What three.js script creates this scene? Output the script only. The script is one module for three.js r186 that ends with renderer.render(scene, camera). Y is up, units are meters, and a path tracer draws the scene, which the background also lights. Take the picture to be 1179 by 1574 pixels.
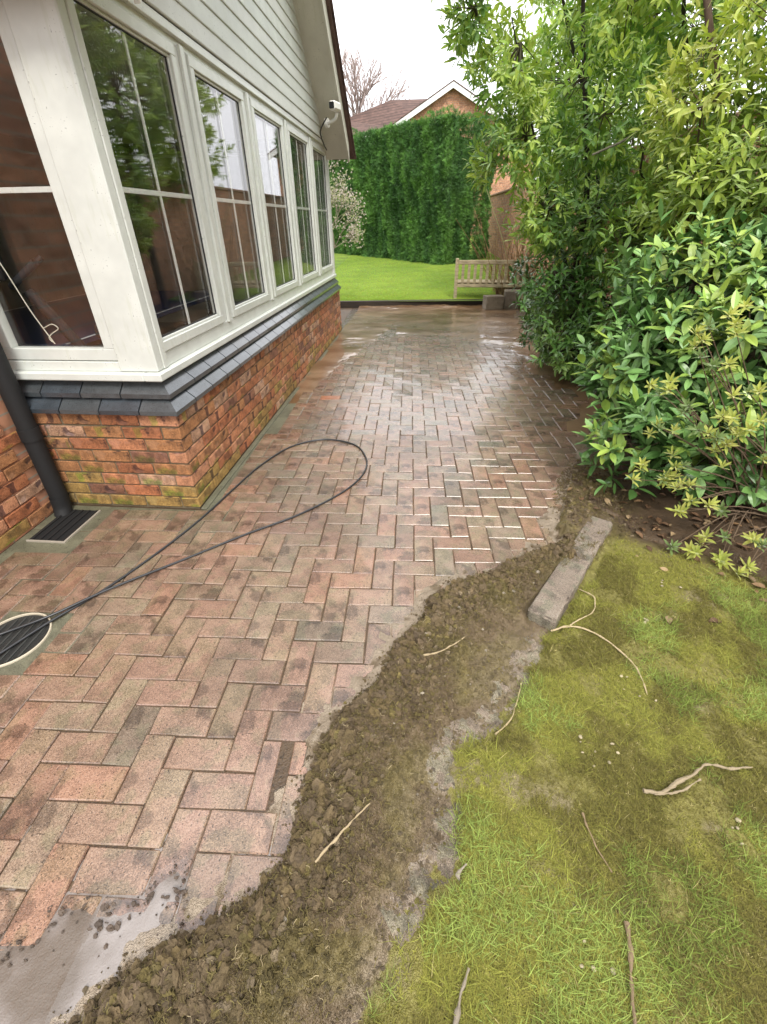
import * as THREE from 'three';
import { mergeGeometries } from 'three/addons/utils/BufferGeometryUtils.js';

// ---------------------------------------------------------------- camera, sky, sun, exposure
const scene = new THREE.Scene();
const camera = new THREE.PerspectiveCamera(99.16, 1179 / 1574, 0.05, 300);
camera.position.set(0, 1.472, 0);
camera.rotation.order = 'YXZ';
camera.rotation.set(-30.254 * Math.PI / 180, 3.407 * Math.PI / 180, -0.882 * Math.PI / 180);
camera.setViewOffset(1179, 1574, -0.8, 54.6, 1179, 1574);
camera.updateProjectionMatrix();

const renderer = new THREE.WebGLRenderer({ antialias: true });
renderer.toneMapping = THREE.LinearToneMapping;
renderer.toneMappingExposure = 1.95;
renderer.shadowMap.enabled = true;

function makeSky() {                                   // bright, even overcast; a little brighter towards the zenith
  const w = 256, h = 128, d = new Float32Array(w * h * 4);
  for (let y = 0; y < h; y++) for (let x = 0; x < w; x++) {
    const el = (y + 0.5) / h * Math.PI - Math.PI / 2, s = Math.sin(el), i = (y * w + x) * 4;
    const a = x / w * Math.PI * 2;
    const cl = 1 + 0.07 * Math.sin(3 * a + 2 * s * 4 + 1) + 0.05 * Math.sin(7 * a - 5 * s) + 0.04 * Math.sin(13 * a + 11 * s);
    const L = s > 0 ? 0.98 * (1 + 0.55 * s) * (1 + (cl - 1) * Math.min(1, s * 3)) : 0.25;
    d[i] = L * 0.985; d[i + 1] = L * 0.99; d[i + 2] = L * 1.03; d[i + 3] = 1;
  }
  const t = new THREE.DataTexture(d, w, h, THREE.RGBAFormat, THREE.FloatType);
  t.mapping = THREE.EquirectangularReflectionMapping; t.magFilter = THREE.LinearFilter; t.needsUpdate = true;
  return t;
}
const sky = makeSky();
scene.background = sky; scene.environment = sky;
const sun = new THREE.DirectionalLight(0xfffaf2, 1.5);
sun.position.set(2.2, 9, 3.5); sun.target.position.set(0, 0, -3);
sun.castShadow = true; sun.shadow.radius = 32; sun.shadow.mapSize.set(2048, 2048);
Object.assign(sun.shadow.camera, { left: -14, right: 14, top: 22, bottom: -12, near: 0.1, far: 60 });
scene.add(sun, sun.target);

// ---------------------------------------------------------------- helpers
function rngOf(seed) { let a = seed >>> 0; return () => { a = (a + 0x6D2B79F5) | 0; let t = Math.imul(a ^ (a >>> 15), 1 | a); t = (t + Math.imul(t ^ (t >>> 7), 61 | t)) ^ t; return ((t ^ (t >>> 14)) >>> 0) / 4294967296; }; }
const R = rngOf(7);
const rr = (a, b, r = R) => a + (b - a) * r();
const clamp = (v, a = 0, b = 1) => Math.min(b, Math.max(a, v));
const smooth = (a, b, v) => { const t = clamp((v - a) / (b - a)); return t * t * (3 - 2 * t); };
const lerp = (a, b, t) => a + (b - a) * t;
const mix3 = (a, b, t) => [lerp(a[0], b[0], t), lerp(a[1], b[1], t), lerp(a[2], b[2], t)];
function hash2(x, y) { let n = Math.imul(x, 374761393) + Math.imul(y, 668265263); n = Math.imul(n ^ (n >>> 13), 1274126177); return ((n ^ (n >>> 16)) >>> 0) / 4294967296; }
function vnoise(x, y, per = 0) {
  const xi = Math.floor(x), yi = Math.floor(y), fx = x - xi, fy = y - yi, u = fx * fx * (3 - 2 * fx), v = fy * fy * (3 - 2 * fy);
  const w = (a, b) => per ? hash2(((a % per) + per) % per, ((b % per) + per) % per) : hash2(a, b);
  return lerp(lerp(w(xi, yi), w(xi + 1, yi), u), lerp(w(xi, yi + 1), w(xi + 1, yi + 1), u), v);
}
function fbm(x, y, o = 4, per = 0) { let s = 0, a = 0.5, n = 0; for (let i = 0; i < o; i++) { s += a * vnoise(x, y, per); n += a; a *= 0.5; x *= 2; y *= 2; per *= 2; x += per ? 0 : 17.3; y += per ? 0 : 9.1; } return s / n; }

function makeTex(size, fn, srgb = true) {
  const d = new Uint8Array(size * size * 4);
  for (let y = 0; y < size; y++) for (let x = 0; x < size; x++) { const c = fn(x / size, y / size), i = (y * size + x) * 4; for (let k = 0; k < 3; k++) d[i + k] = clamp(typeof c === 'number' ? c : c[k]) * 255; d[i + 3] = 255; }
  const t = new THREE.DataTexture(d, size, size); t.wrapS = t.wrapT = THREE.RepeatWrapping; t.magFilter = THREE.LinearFilter; t.minFilter = THREE.LinearMipmapLinearFilter; t.generateMipmaps = true;
  if (srgb) t.colorSpace = THREE.SRGBColorSpace; t.needsUpdate = true; return t;
}
function rep(t, m) { const c = t.clone(); c.repeat.set(1 / m, 1 / m); c.needsUpdate = true; return c; }   // uv in metres, one tile = m metres
const std = o => new THREE.MeshStandardMaterial({ side: THREE.DoubleSide, ...o });
const phy = o => new THREE.MeshPhysicalMaterial({ side: THREE.DoubleSide, ...o });
const lin = (r, g, b) => new THREE.Color().setRGB(r, g, b);

const taken = {};
function numbered(n) { const k = taken[n] = (taken[n] ?? -1) + 1; return k ? `${n}_${String(k).padStart(3, '0')}` : n; }
function shade(o) { o.traverse(m => { if (m.isMesh) { m.castShadow = true; m.receiveShadow = true; } }); return o; }
function mesh(name, geo, mat, parent) { const m = new THREE.Mesh(geo, mat); m.name = name; m.castShadow = m.receiveShadow = true; if (parent) parent.add(m); return m; }
function thing(name, label, category, pos = [0, 0, 0], turn = 0, group) { const g = new THREE.Group(); g.name = numbered(name); g.position.set(...pos); g.rotation.y = turn; g.userData = { label, category }; if (group) g.userData.group = group; scene.add(g); return g; }
function tagTop(m, label, category, kind) { m.userData = { label, category }; if (kind) m.userData.kind = kind; scene.add(m); return m; }

// plain uv from position, in metres, by the dominant normal
function boxUV(g, ou = 0, ov = 0) {
  if (!g.attributes.normal) g.computeVertexNormals();
  const p = g.attributes.position, n = g.attributes.normal, uv = new Float32Array(p.count * 2);
  for (let i = 0; i < p.count; i++) {
    const ax = Math.abs(n.getX(i)), ay = Math.abs(n.getY(i)), az = Math.abs(n.getZ(i)), x = p.getX(i), y = p.getY(i), z = p.getZ(i);
    const [u, v] = ay >= ax && ay >= az ? [x, z] : ax >= az ? [z, y] : [x, y];
    uv[2 * i] = u + ou; uv[2 * i + 1] = v + ov;
  }
  g.setAttribute('uv', new THREE.BufferAttribute(uv, 2)); return g;
}
function fromTris(list) { const g = new THREE.BufferGeometry(); g.setAttribute('position', new THREE.BufferAttribute(new Float32Array(list.flat(2)), 3)); g.computeVertexNormals(); return g; }
// box with chamfered edges (44 triangles); jit moves the corners a little
function chamfer(w, h, d, c, jit = 0, r = R) {
  const P = {};
  for (const sx of [-1, 1]) for (const sy of [-1, 1]) for (const sz of [-1, 1]) {
    const j = () => jit ? (r() - 0.5) * 2 * jit : 0, x = sx * w / 2 + j(), y = sy * h / 2 + j(), z = sz * d / 2 + j();
    P[[sx, sy, sz]] = { x: [x, y - sy * c, z - sz * c], y: [x - sx * c, y, z - sz * c], z: [x - sx * c, y - sy * c, z] };
  }
  const T = [], quad = (a, b, e, f) => { T.push([a, b, e], [a, e, f]); };
  const g = (x, y, z, k) => P[[x, y, z]][k];
  for (const s of [-1, 1]) {
    quad(g(s, -1, -1, 'x'), g(s, 1, -1, 'x'), g(s, 1, 1, 'x'), g(s, -1, 1, 'x'));
    quad(g(-1, s, -1, 'y'), g(-1, s, 1, 'y'), g(1, s, 1, 'y'), g(1, s, -1, 'y'));
    quad(g(-1, -1, s, 'z'), g(1, -1, s, 'z'), g(1, 1, s, 'z'), g(-1, 1, s, 'z'));
    for (const t of [-1, 1]) {
      quad(g(s, t, -1, 'x'), g(s, t, 1, 'x'), g(s, t, 1, 'y'), g(s, t, -1, 'y'));
      quad(g(s, -1, t, 'x'), g(s, 1, t, 'x'), g(s, 1, t, 'z'), g(s, -1, t, 'z'));
      quad(g(-1, s, t, 'y'), g(1, s, t, 'y'), g(1, s, t, 'z'), g(-1, s, t, 'z'));
      for (const v of [-1, 1]) T.push([g(s, t, v, 'x'), g(s, t, v, 'y'), g(s, t, v, 'z')]);
    }
  }
  // make every face point outwards
  for (const t of T) { const [a, b, e] = t.map(v => new THREE.Vector3(...v)); const n = b.clone().sub(a).cross(e.clone().sub(a)); if (n.dot(a.add(b).add(e)) < 0) { const q = t[1]; t[1] = t[2]; t[2] = q; } }
  return boxUV(fromTris(T), r() * 3, r() * 3);
}
const bx = (w, h, d, x = 0, y = 0, z = 0, c = 0.003) => { const g = chamfer(w, h, d, Math.min(c, w / 3, h / 3, d / 3)); g.translate(x, y, z); return g; };
// box from min/max corners
const bb = (x0, x1, y0, y1, z0, z1, c = 0.003) => bx(x1 - x0, y1 - y0, z1 - z0, (x0 + x1) / 2, (y0 + y1) / 2, (z0 + z1) / 2, c);
const V3 = (x, y, z) => new THREE.Vector3(x, y, z);
function tube(pts, r, seg = 24, rad = 6, closed = false) { return new THREE.TubeGeometry(new THREE.CatmullRomCurve3(pts.map(p => p.isVector3 ? p : V3(...p)), closed), seg, r, rad, closed); }
// tapered limb through points with radii
function limb(pts, r0, r1, rad = 6, seg = 10) {
  const c = new THREE.CatmullRomCurve3(pts.map(p => p.isVector3 ? p : V3(...p))), g = new THREE.TubeGeometry(c, seg, 1, rad, false), p = g.attributes.position;
  for (let i = 0; i <= seg; i++) { const o = c.getPointAt(i / seg), rad_ = lerp(r0, r1, i / seg); for (let k = 0; k <= rad; k++) { const q = i * (rad + 1) + k; p.setXYZ(q, o.x + (p.getX(q) - o.x) * rad_, o.y + (p.getY(q) - o.y) * rad_, o.z + (p.getZ(q) - o.z) * rad_); } }
  return g;
}
function vcol(g, fn) { const p = g.attributes.position, c = new Float32Array(p.count * 3); for (let i = 0; i < p.count; i++) c.set(fn(p.getX(i), p.getY(i), p.getZ(i), i), i * 3); g.setAttribute('color', new THREE.BufferAttribute(c, 3)); return g; }
function grid(x0, x1, z0, z1, step, hf, cf, keep) {             // heightfield; keep(x, z) drops cells
  const nx = Math.round((x1 - x0) / step), nz = Math.round((z1 - z0) / step), pos = new Float32Array((nx + 1) * (nz + 1) * 3), uv = new Float32Array((nx + 1) * (nz + 1) * 2), col = cf ? new Float32Array((nx + 1) * (nz + 1) * 3) : null, idx = [];
  for (let j = 0; j <= nz; j++) for (let i = 0; i <= nx; i++) {
    const x = x0 + i * step, z = z0 + j * step, q = j * (nx + 1) + i, y = hf(x, z);
    pos.set([x, y, z], q * 3); uv.set([x, z], q * 2); if (cf) col.set(cf(x, z, y), q * 3);
  }
  for (let j = 0; j < nz; j++) for (let i = 0; i < nx; i++) {
    if (keep && !keep(x0 + (i + 0.5) * step, z0 + (j + 0.5) * step)) continue;
    const a = j * (nx + 1) + i, b = a + 1, c = a + nx + 1, d = c + 1; idx.push(a, c, b, b, c, d);
  }
  const g = new THREE.BufferGeometry(); g.setAttribute('position', new THREE.BufferAttribute(pos, 3)); g.setAttribute('uv', new THREE.BufferAttribute(uv, 2)); if (col) g.setAttribute('color', new THREE.BufferAttribute(col, 3)); g.setIndex(idx); g.computeVertexNormals(); return g;
}
function instanced(name, geo, mat, mats, cols, parent) {
  const m = new THREE.InstancedMesh(geo, mat, mats.length); m.name = name; m.castShadow = m.receiveShadow = true;
  const c = new THREE.Color();
  mats.forEach((q, i) => { m.setMatrixAt(i, q); if (cols) m.setColorAt(i, c.setRGB(...cols[i])); });
  m.userData = { kind: 'stuff' }; if (parent) parent.add(m); return m;
}
// polyline tools: signed distance to an open polyline (positive on its right-hand side when walking it away from the camera)
function sdPoly(pl, x, z) {
  let best = 1e9, sg = 1;
  for (let i = 0; i < pl.length - 1; i++) {
    const [ax, az] = pl[i], [bx_, bz] = pl[i + 1], ex = bx_ - ax, ez = bz - az, t = clamp(((x - ax) * ex + (z - az) * ez) / (ex * ex + ez * ez)), dx = x - ax - ex * t, dz = z - az - ez * t, d = dx * dx + dz * dz;
    if (d < best - 1e-9) { best = d; sg = ex * (z - az) - ez * (x - ax) > 0 ? 1 : -1; }
  }
  return Math.sqrt(best) * sg;
}

// ---------------------------------------------------------------- textures
const speck = makeTex(512, (u, v) => { const n = fbm(u * 6, v * 6, 4, 6), f = vnoise(u * 128, v * 128, 128), g = vnoise(u * 64 + 5, v * 64, 64); let c = 0.74 + 0.3 * n; c += (f - 0.5) * 0.2; if (g > 0.86) c *= 0.74; if (f > 0.93) c += 0.1; return [c, c * 0.985, c * 0.965]; });
const speckBump = makeTex(512, (u, v) => 0.25 * fbm(u * 16, v * 16, 3, 16) + 0.5 * vnoise(u * 128, v * 128, 128) + 0.25 * vnoise(u * 256, v * 256, 256), false);
const paverTex = makeTex(1024, (u, v) => {                             // concrete blocks: warm and grey-green mottle, dark and pale grit, small pits
  const n = fbm(u * 10, v * 10, 4, 10), hue = smooth(0.4, 0.62, fbm(u * 14 + 3, v * 14, 4, 14)), f = vnoise(u * 300, v * 300, 300), f2 = vnoise(u * 190 + 7, v * 190, 190), st = smooth(0.56, 0.7, fbm(u * 7 + 9, v * 7 + 2, 5, 7));
  let c = 0.74 + 0.34 * n + (f - 0.5) * 0.34 + (f2 - 0.5) * 0.24; if (f2 > 0.84) c *= 0.55; if (f > 0.92) c *= 1.22; c *= 1 - 0.24 * st;
  return [c * lerp(1.0, 0.935, hue), c * lerp(0.97, 0.955, hue), c * lerp(0.945, 0.90, hue)];
});
const paverBump = makeTex(1024, (u, v) => { const f = vnoise(u * 300, v * 300, 300), g = vnoise(u * 120 + 3, v * 120, 120), k = fbm(u * 20, v * 20, 3, 20); return 0.3 * f + 0.3 * k + 0.4 * (g > 0.8 ? 0.2 : 0.8); }, false);
const brickTex = makeTex(1024, (u, v) => {                             // stock brick: burnt patches, lime bloom, grit
  const n = fbm(u * 16, v * 16, 5, 16), s = vnoise(u * 260, v * 260, 260), s2 = vnoise(u * 130 + 5, v * 130, 130);
  let c = 0.55 + 0.56 * n + (s - 0.5) * 0.26 + (s2 - 0.5) * 0.14; const burnt = smooth(0.6, 0.7, fbm(u * 12 + 4, v * 12, 4, 12)), bloom = smooth(0.6, 0.74, fbm(u * 14, v * 14 + 6, 4, 14)), moss = smooth(0.62, 0.75, fbm(u * 9 + 8, v * 9 + 1, 4, 9));
  let o = [c, c * 0.98, c * 0.95]; o = mix3(o, [c * 0.5, c * 0.48, c * 0.55], burnt * 0.8); o = mix3(o, [0.98, 1.05, 1.2], bloom * 0.42); return mix3(o, [c * 0.75, c * 1.02, c * 0.62], moss * 0.6);
});
const soilBump = makeTex(512, (u, v) => 0.55 * fbm(u * 24, v * 24, 4, 24) + 0.45 * vnoise(u * 180, v * 180, 180), false);
const rough1 = makeTex(256, (u, v) => { const n = fbm(u * 5, v * 5, 4, 5); return 0.55 + 0.9 * (n - 0.3); }, false);
const paintTex = makeTex(512, (u, v) => { const n = fbm(u * 7, v * 7, 4, 7), d = vnoise(u * 90, v * 90, 90); let c = 0.9 + 0.08 * n; const k = smooth(0.9, 0.97, d) * smooth(0.45, 0.6, n); c *= 1 - 0.35 * k; const g = smooth(0.52, 0.8, fbm(u * 40, v * 5, 4, 0)) * smooth(0.35, 0.6, fbm(u * 5 + 4, v * 5 + 9, 3, 5)); return [c * (1 - 0.03 * g), c * (1 - 0.028 * g), c * (0.985 - 0.045 * g)]; });
const farBrick = makeTex(512, (u, v) => {                              // brick work too far away to pick apart: 1.8 m by 1.8 m
  const rows = 24, r = Math.floor(v * rows), fv = v * rows - r, uu = u * 8 + (r % 2) * 0.5, q = Math.floor(uu), fu = uu - q;
  const h = hash2(((q % 8) + 8) % 8, r), n = fbm(u * 40, v * 40, 2, 40) * 0.3;
  if (fv < 0.13 || fu < 0.045) return [0.55 + n * 0.4, 0.5 + n * 0.4, 0.43 + n * 0.4];
  return [0.45 + 0.16 * h + n, 0.31 + 0.12 * h + n * 0.8, 0.235 + 0.08 * h + n * 0.7];
});
const tileTex = makeTex(256, (u, v) => { const r = v * 12, f = r - Math.floor(r), n = fbm(u * 20, v * 20, 3, 20); let c = 0.42 + 0.2 * n; if (f < 0.16) c *= 0.62; return [c, c * 0.82, c * 0.75]; });
const woodTex = makeTex(256, (u, v) => { const n = fbm(u * 4, v * 40, 4, 0), k = fbm(u * 3 + 7, v * 6, 3, 0); const c = 0.55 + 0.35 * n + 0.15 * (k - 0.5); return [c, c * 0.95, c * 0.86]; });
const lawnTex = makeTex(512, (u, v) => { const n = fbm(u * 6, v * 6, 4, 6), f = vnoise(u * 200, v * 200, 200), g = vnoise(u * 100, v * 100, 100); const k = 0.62 + 0.3 * n + 0.25 * (f - 0.5) + 0.12 * (g - 0.5); return [k * 0.95, k, k * 0.75]; });

// ---------------------------------------------------------------- the setting: ground sheets
const M = {
  ground: std({ color: lin(0.08, 0.06, 0.035), roughness: 0.95 }),
  bedding: std({ color: lin(0.10, 0.065, 0.035), roughness: 0.55, map: rep(speck, 0.5), bumpMap: rep(speckBump, 0.5), bumpScale: 0.003 }),
  concrete: std({ color: lin(0.40, 0.35, 0.28), roughness: 0.75, map: rep(speck, 0.35), bumpMap: rep(speckBump, 0.25), bumpScale: 0.002 }),
  mossyConcrete: std({ color: lin(0.17, 0.17, 0.115), roughness: 0.5, map: rep(speck, 0.4), bumpMap: rep(speckBump, 0.3), bumpScale: 0.002 }),
};
const LAT = { x: -0.455, z: -1.684 };                                      // lattice of the block paving, 0.1 m
const cellX = i => LAT.x + i * 0.1, cellZ = j => LAT.z + j * 0.1;

// outlines on the ground (metres)
const soilEdge = [[-1.6, 0.6], [-0.93, 0.05], [-0.67, -0.181], [-0.611, -0.253], [-0.541, -0.297], [-0.451, -0.346], [-0.357, -0.41], [-0.311, -0.492], [-0.301, -0.567], [-0.277, -0.688], [-0.257, -0.807], [-0.181, -0.901], [-0.074, -1.032], [-0.054, -1.148], [0.051, -1.265], [0.111, -1.412], [0.236, -1.518], [0.432, -1.613], [0.654, -1.765], [0.83, -1.84], [0.80, -1.95], [0.9, -2.16], [1.05, -2.46], [1.22, -2.8], [1.46, -3.1], [1.72, -3.6], [1.80, -4.09], [1.74, -4.58], [1.66, -5.63], [1.70, -6.95], [1.94, -8.6], [2.1, -10]];
const grassEdge = [[-0.3, 0.5], [-0.12, 0.0], [-0.059, -0.212], [-0.02, -0.292], [0.008, -0.357], [0.073, -0.406], [0.127, -0.485], [0.173, -0.605], [0.144, -0.707], [0.168, -0.755], [0.257, -0.809], [0.386, -0.925], [0.46, -1.054], [0.571, -1.204], [0.66, -1.33], [1.10, -1.90], [1.4, -2.4], [2.4, -4]];
const bedEdge = [[4, -1.1], [1.9, -1.42], [1.669, -1.573], [1.451, -1.697], [1.246, -1.787], [1.10, -1.9], [0.9, -2.6]];   // planting bed lies beyond this line
const wob = (x, z, f, a) => (fbm(x * f, z * f, 3) - 0.5) * 2 * a;

const ground = mesh('ground', new THREE.PlaneGeometry(240, 240).rotateX(-Math.PI / 2).translate(0, -0.09, -60), M.ground); ground.userData = { kind: 'structure' }; scene.add(ground);

// ---------------------------------------------------------------- block paving, 90 degree herringbone
const paving = new THREE.Group(); paving.name = 'paving'; paving.userData = { kind: 'structure' }; scene.add(paving);
mesh('bedding_sand', boxUV(bb(-2.2, 2.2, -0.08, -0.0062, -9.45, 0.5, 0.001)), M.bedding, paving);
{
  const tones = [[0.31, 0.195, 0.132], [0.295, 0.19, 0.13], [0.275, 0.195, 0.132], [0.235, 0.19, 0.135], [0.345, 0.182, 0.115], [0.315, 0.212, 0.138], [0.305, 0.182, 0.13], [0.195, 0.178, 0.128], [0.295, 0.22, 0.152], [0.43, 0.165, 0.08]];
  for (let k = 0; k < 9; k++) tones[k] = mix3(tones[k], [0.295, 0.218, 0.168], 0.4).map(c => c * 1.03);
  for (let k = 0; k < 10; k++) tones.push(tones[k].map((c, q) => c * [0.8, 0.81, 0.82][q]));   // the same blocks, stained
  const weights = [18, 18, 14, 8, 12, 12, 16, 2.5, 7, 0.5];
  const mats = tones.map(c => phy({ color: lin(...c), clearcoat: 0.6, clearcoatRoughness: 0.18, roughness: 0.4, map: rep(paverTex, 0.62), bumpMap: rep(paverBump, 0.5), bumpScale: 0.0022, roughnessMap: rep(rough1, 0.45) }));
  const rg = rngOf(21);
  const gH = [], gV = [];
  for (let k = 0; k < 8; k++) { gH.push(chamfer(0.1965, 0.06, 0.0965, 0.0032, 0.0018, rg)); gV.push(chamfer(0.0965, 0.06, 0.1965, 0.0032, 0.0018, rg)); }
  const special = [[-0.72, -1.08, 9], [-0.58, -1.36, 7], [-1.40, -1.78, 9]];
  const all = [], gC = [0, 1, 2, 3].map(() => chamfer(0.0955, 0.06, 0.0955, 0.004, 0.0018, rg)), cutOK = (x, z) => { const wx = -1.3 + (-2.272 - z) * 0.0345 + 0.075; return !(z < -2.045 && x < wx + 0.09) && x > -2.05 && x < 2.0 && z > -9.3 && !(x < -1.79 && z < -1.73) && Math.hypot(x + 1.625, z + 1.14) > 0.195 && sdPoly(soilEdge, x, z) < 0.3; };
  for (let j = -78; j < 22; j++) for (let i = -18; i < 27; i++) {
    const k = (((i - j) % 4) + 4) % 4;
    if (k !== 0 && k !== 3) continue;
    const H = k === 0, x = cellX(i) + (H ? 0.1 : 0.05), z = cellZ(j) + (H ? 0.05 : 0.1);
    const cells = H ? [[x - 0.05, z], [x + 0.05, z]] : [[x, z - 0.05], [x, z + 0.05]], okc = cells.filter(c => cutOK(...c));
    if (okc.length < 2) { if (okc.length) all.push({ H, cut: true, x: okc[0][0], z: okc[0][1], d: Math.hypot(okc[0][0], 1.47, okc[0][1]) }); continue; }
    all.push({ H, x, z, d: Math.hypot(x, 1.47, z) });
  }
  all.sort((a, b) => a.d - b.d);
  const inView = p => p.z < 0.05 && sdPoly(soilEdge, p.x, p.z) < 0.06 && p.x > -1.02 * (0.55 - p.z) - 0.35;
  let n = 0; const rest = [];
  for (const p of all) {
    let w = rg() * 108, t = 0; while (w > weights[t]) w -= weights[t++];
    for (const s of special) if (Math.hypot(p.x - s[0], p.z - s[1]) < 0.06) t = s[2];
    if (fbm(p.x * 3.1 + 8, p.z * 3.1 + 3, 3) + (rg() - 0.5) * 0.16 > 0.56) t += 10;
    const y = -0.03 + (rg() - 0.5) * 0.005, tx = (rg() - 0.5) * 0.022, tz = (rg() - 0.5) * 0.022, ty = (rg() - 0.5) * 0.022, gi = Math.floor(rg() * 8);
    const sx = Math.hypot(p.x + 0.44, p.z + 0.73) < 0.075 ? 0.62 : 1;          // the broken block that leaves a gap
    if (inView(p) && n < 300) {
      const m = mesh('paver', (p.cut ? gC : p.H ? gH : gV)[p.cut ? gi % 4 : gi], mats[t], paving); m.position.set(p.x - (sx < 1 ? 0.02 : 0), y, p.z); m.rotation.set(tx, ty, tz); m.scale.x = sx; n++;
    } else {
      const g = (p.cut ? gC : p.H ? gH : gV)[p.cut ? gi % 4 : gi].clone(); g.applyMatrix4(new THREE.Matrix4().compose(V3(p.x, y, p.z), new THREE.Quaternion().setFromEuler(new THREE.Euler(tx, ty, tz)), V3(1, 1, 1)));
      rest.push(vcol(g, () => tones[t]));
    }
  }
  const m = mesh('distant_pavers', mergeGeometries(rest), phy({ vertexColors: true, clearcoat: 0.85, clearcoatRoughness: 0.14, roughness: 0.38, map: rep(paverTex, 0.62), bumpMap: rep(paverBump, 0.5), bumpScale: 0.0016, roughnessMap: rep(rough1, 0.45) }), paving); m.userData = { kind: 'stuff' };
}
// concrete strip along the foot of the bay
{
  const strip = mesh('concrete_strip', mergeGeometries([bb(0.078, 0.30, -0.06, -0.0045, -4.95, 0.17, 0.004), bb(0.078, 0.115, -0.05, 0.008, -4.95, 0.17, 0.004), bb(-0.8, 0.30, -0.06, -0.0045, 0.172, 0.42, 0.004), bb(-0.8, -0.42, -0.06, -0.0045, 0.42, 0.85, 0.004)]), M.mossyConcrete);
  strip.position.set(-1.3, 0, -2.272); strip.rotation.y = -0.0345; strip.userData = { kind: 'structure' }; scene.add(strip);
}

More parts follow.
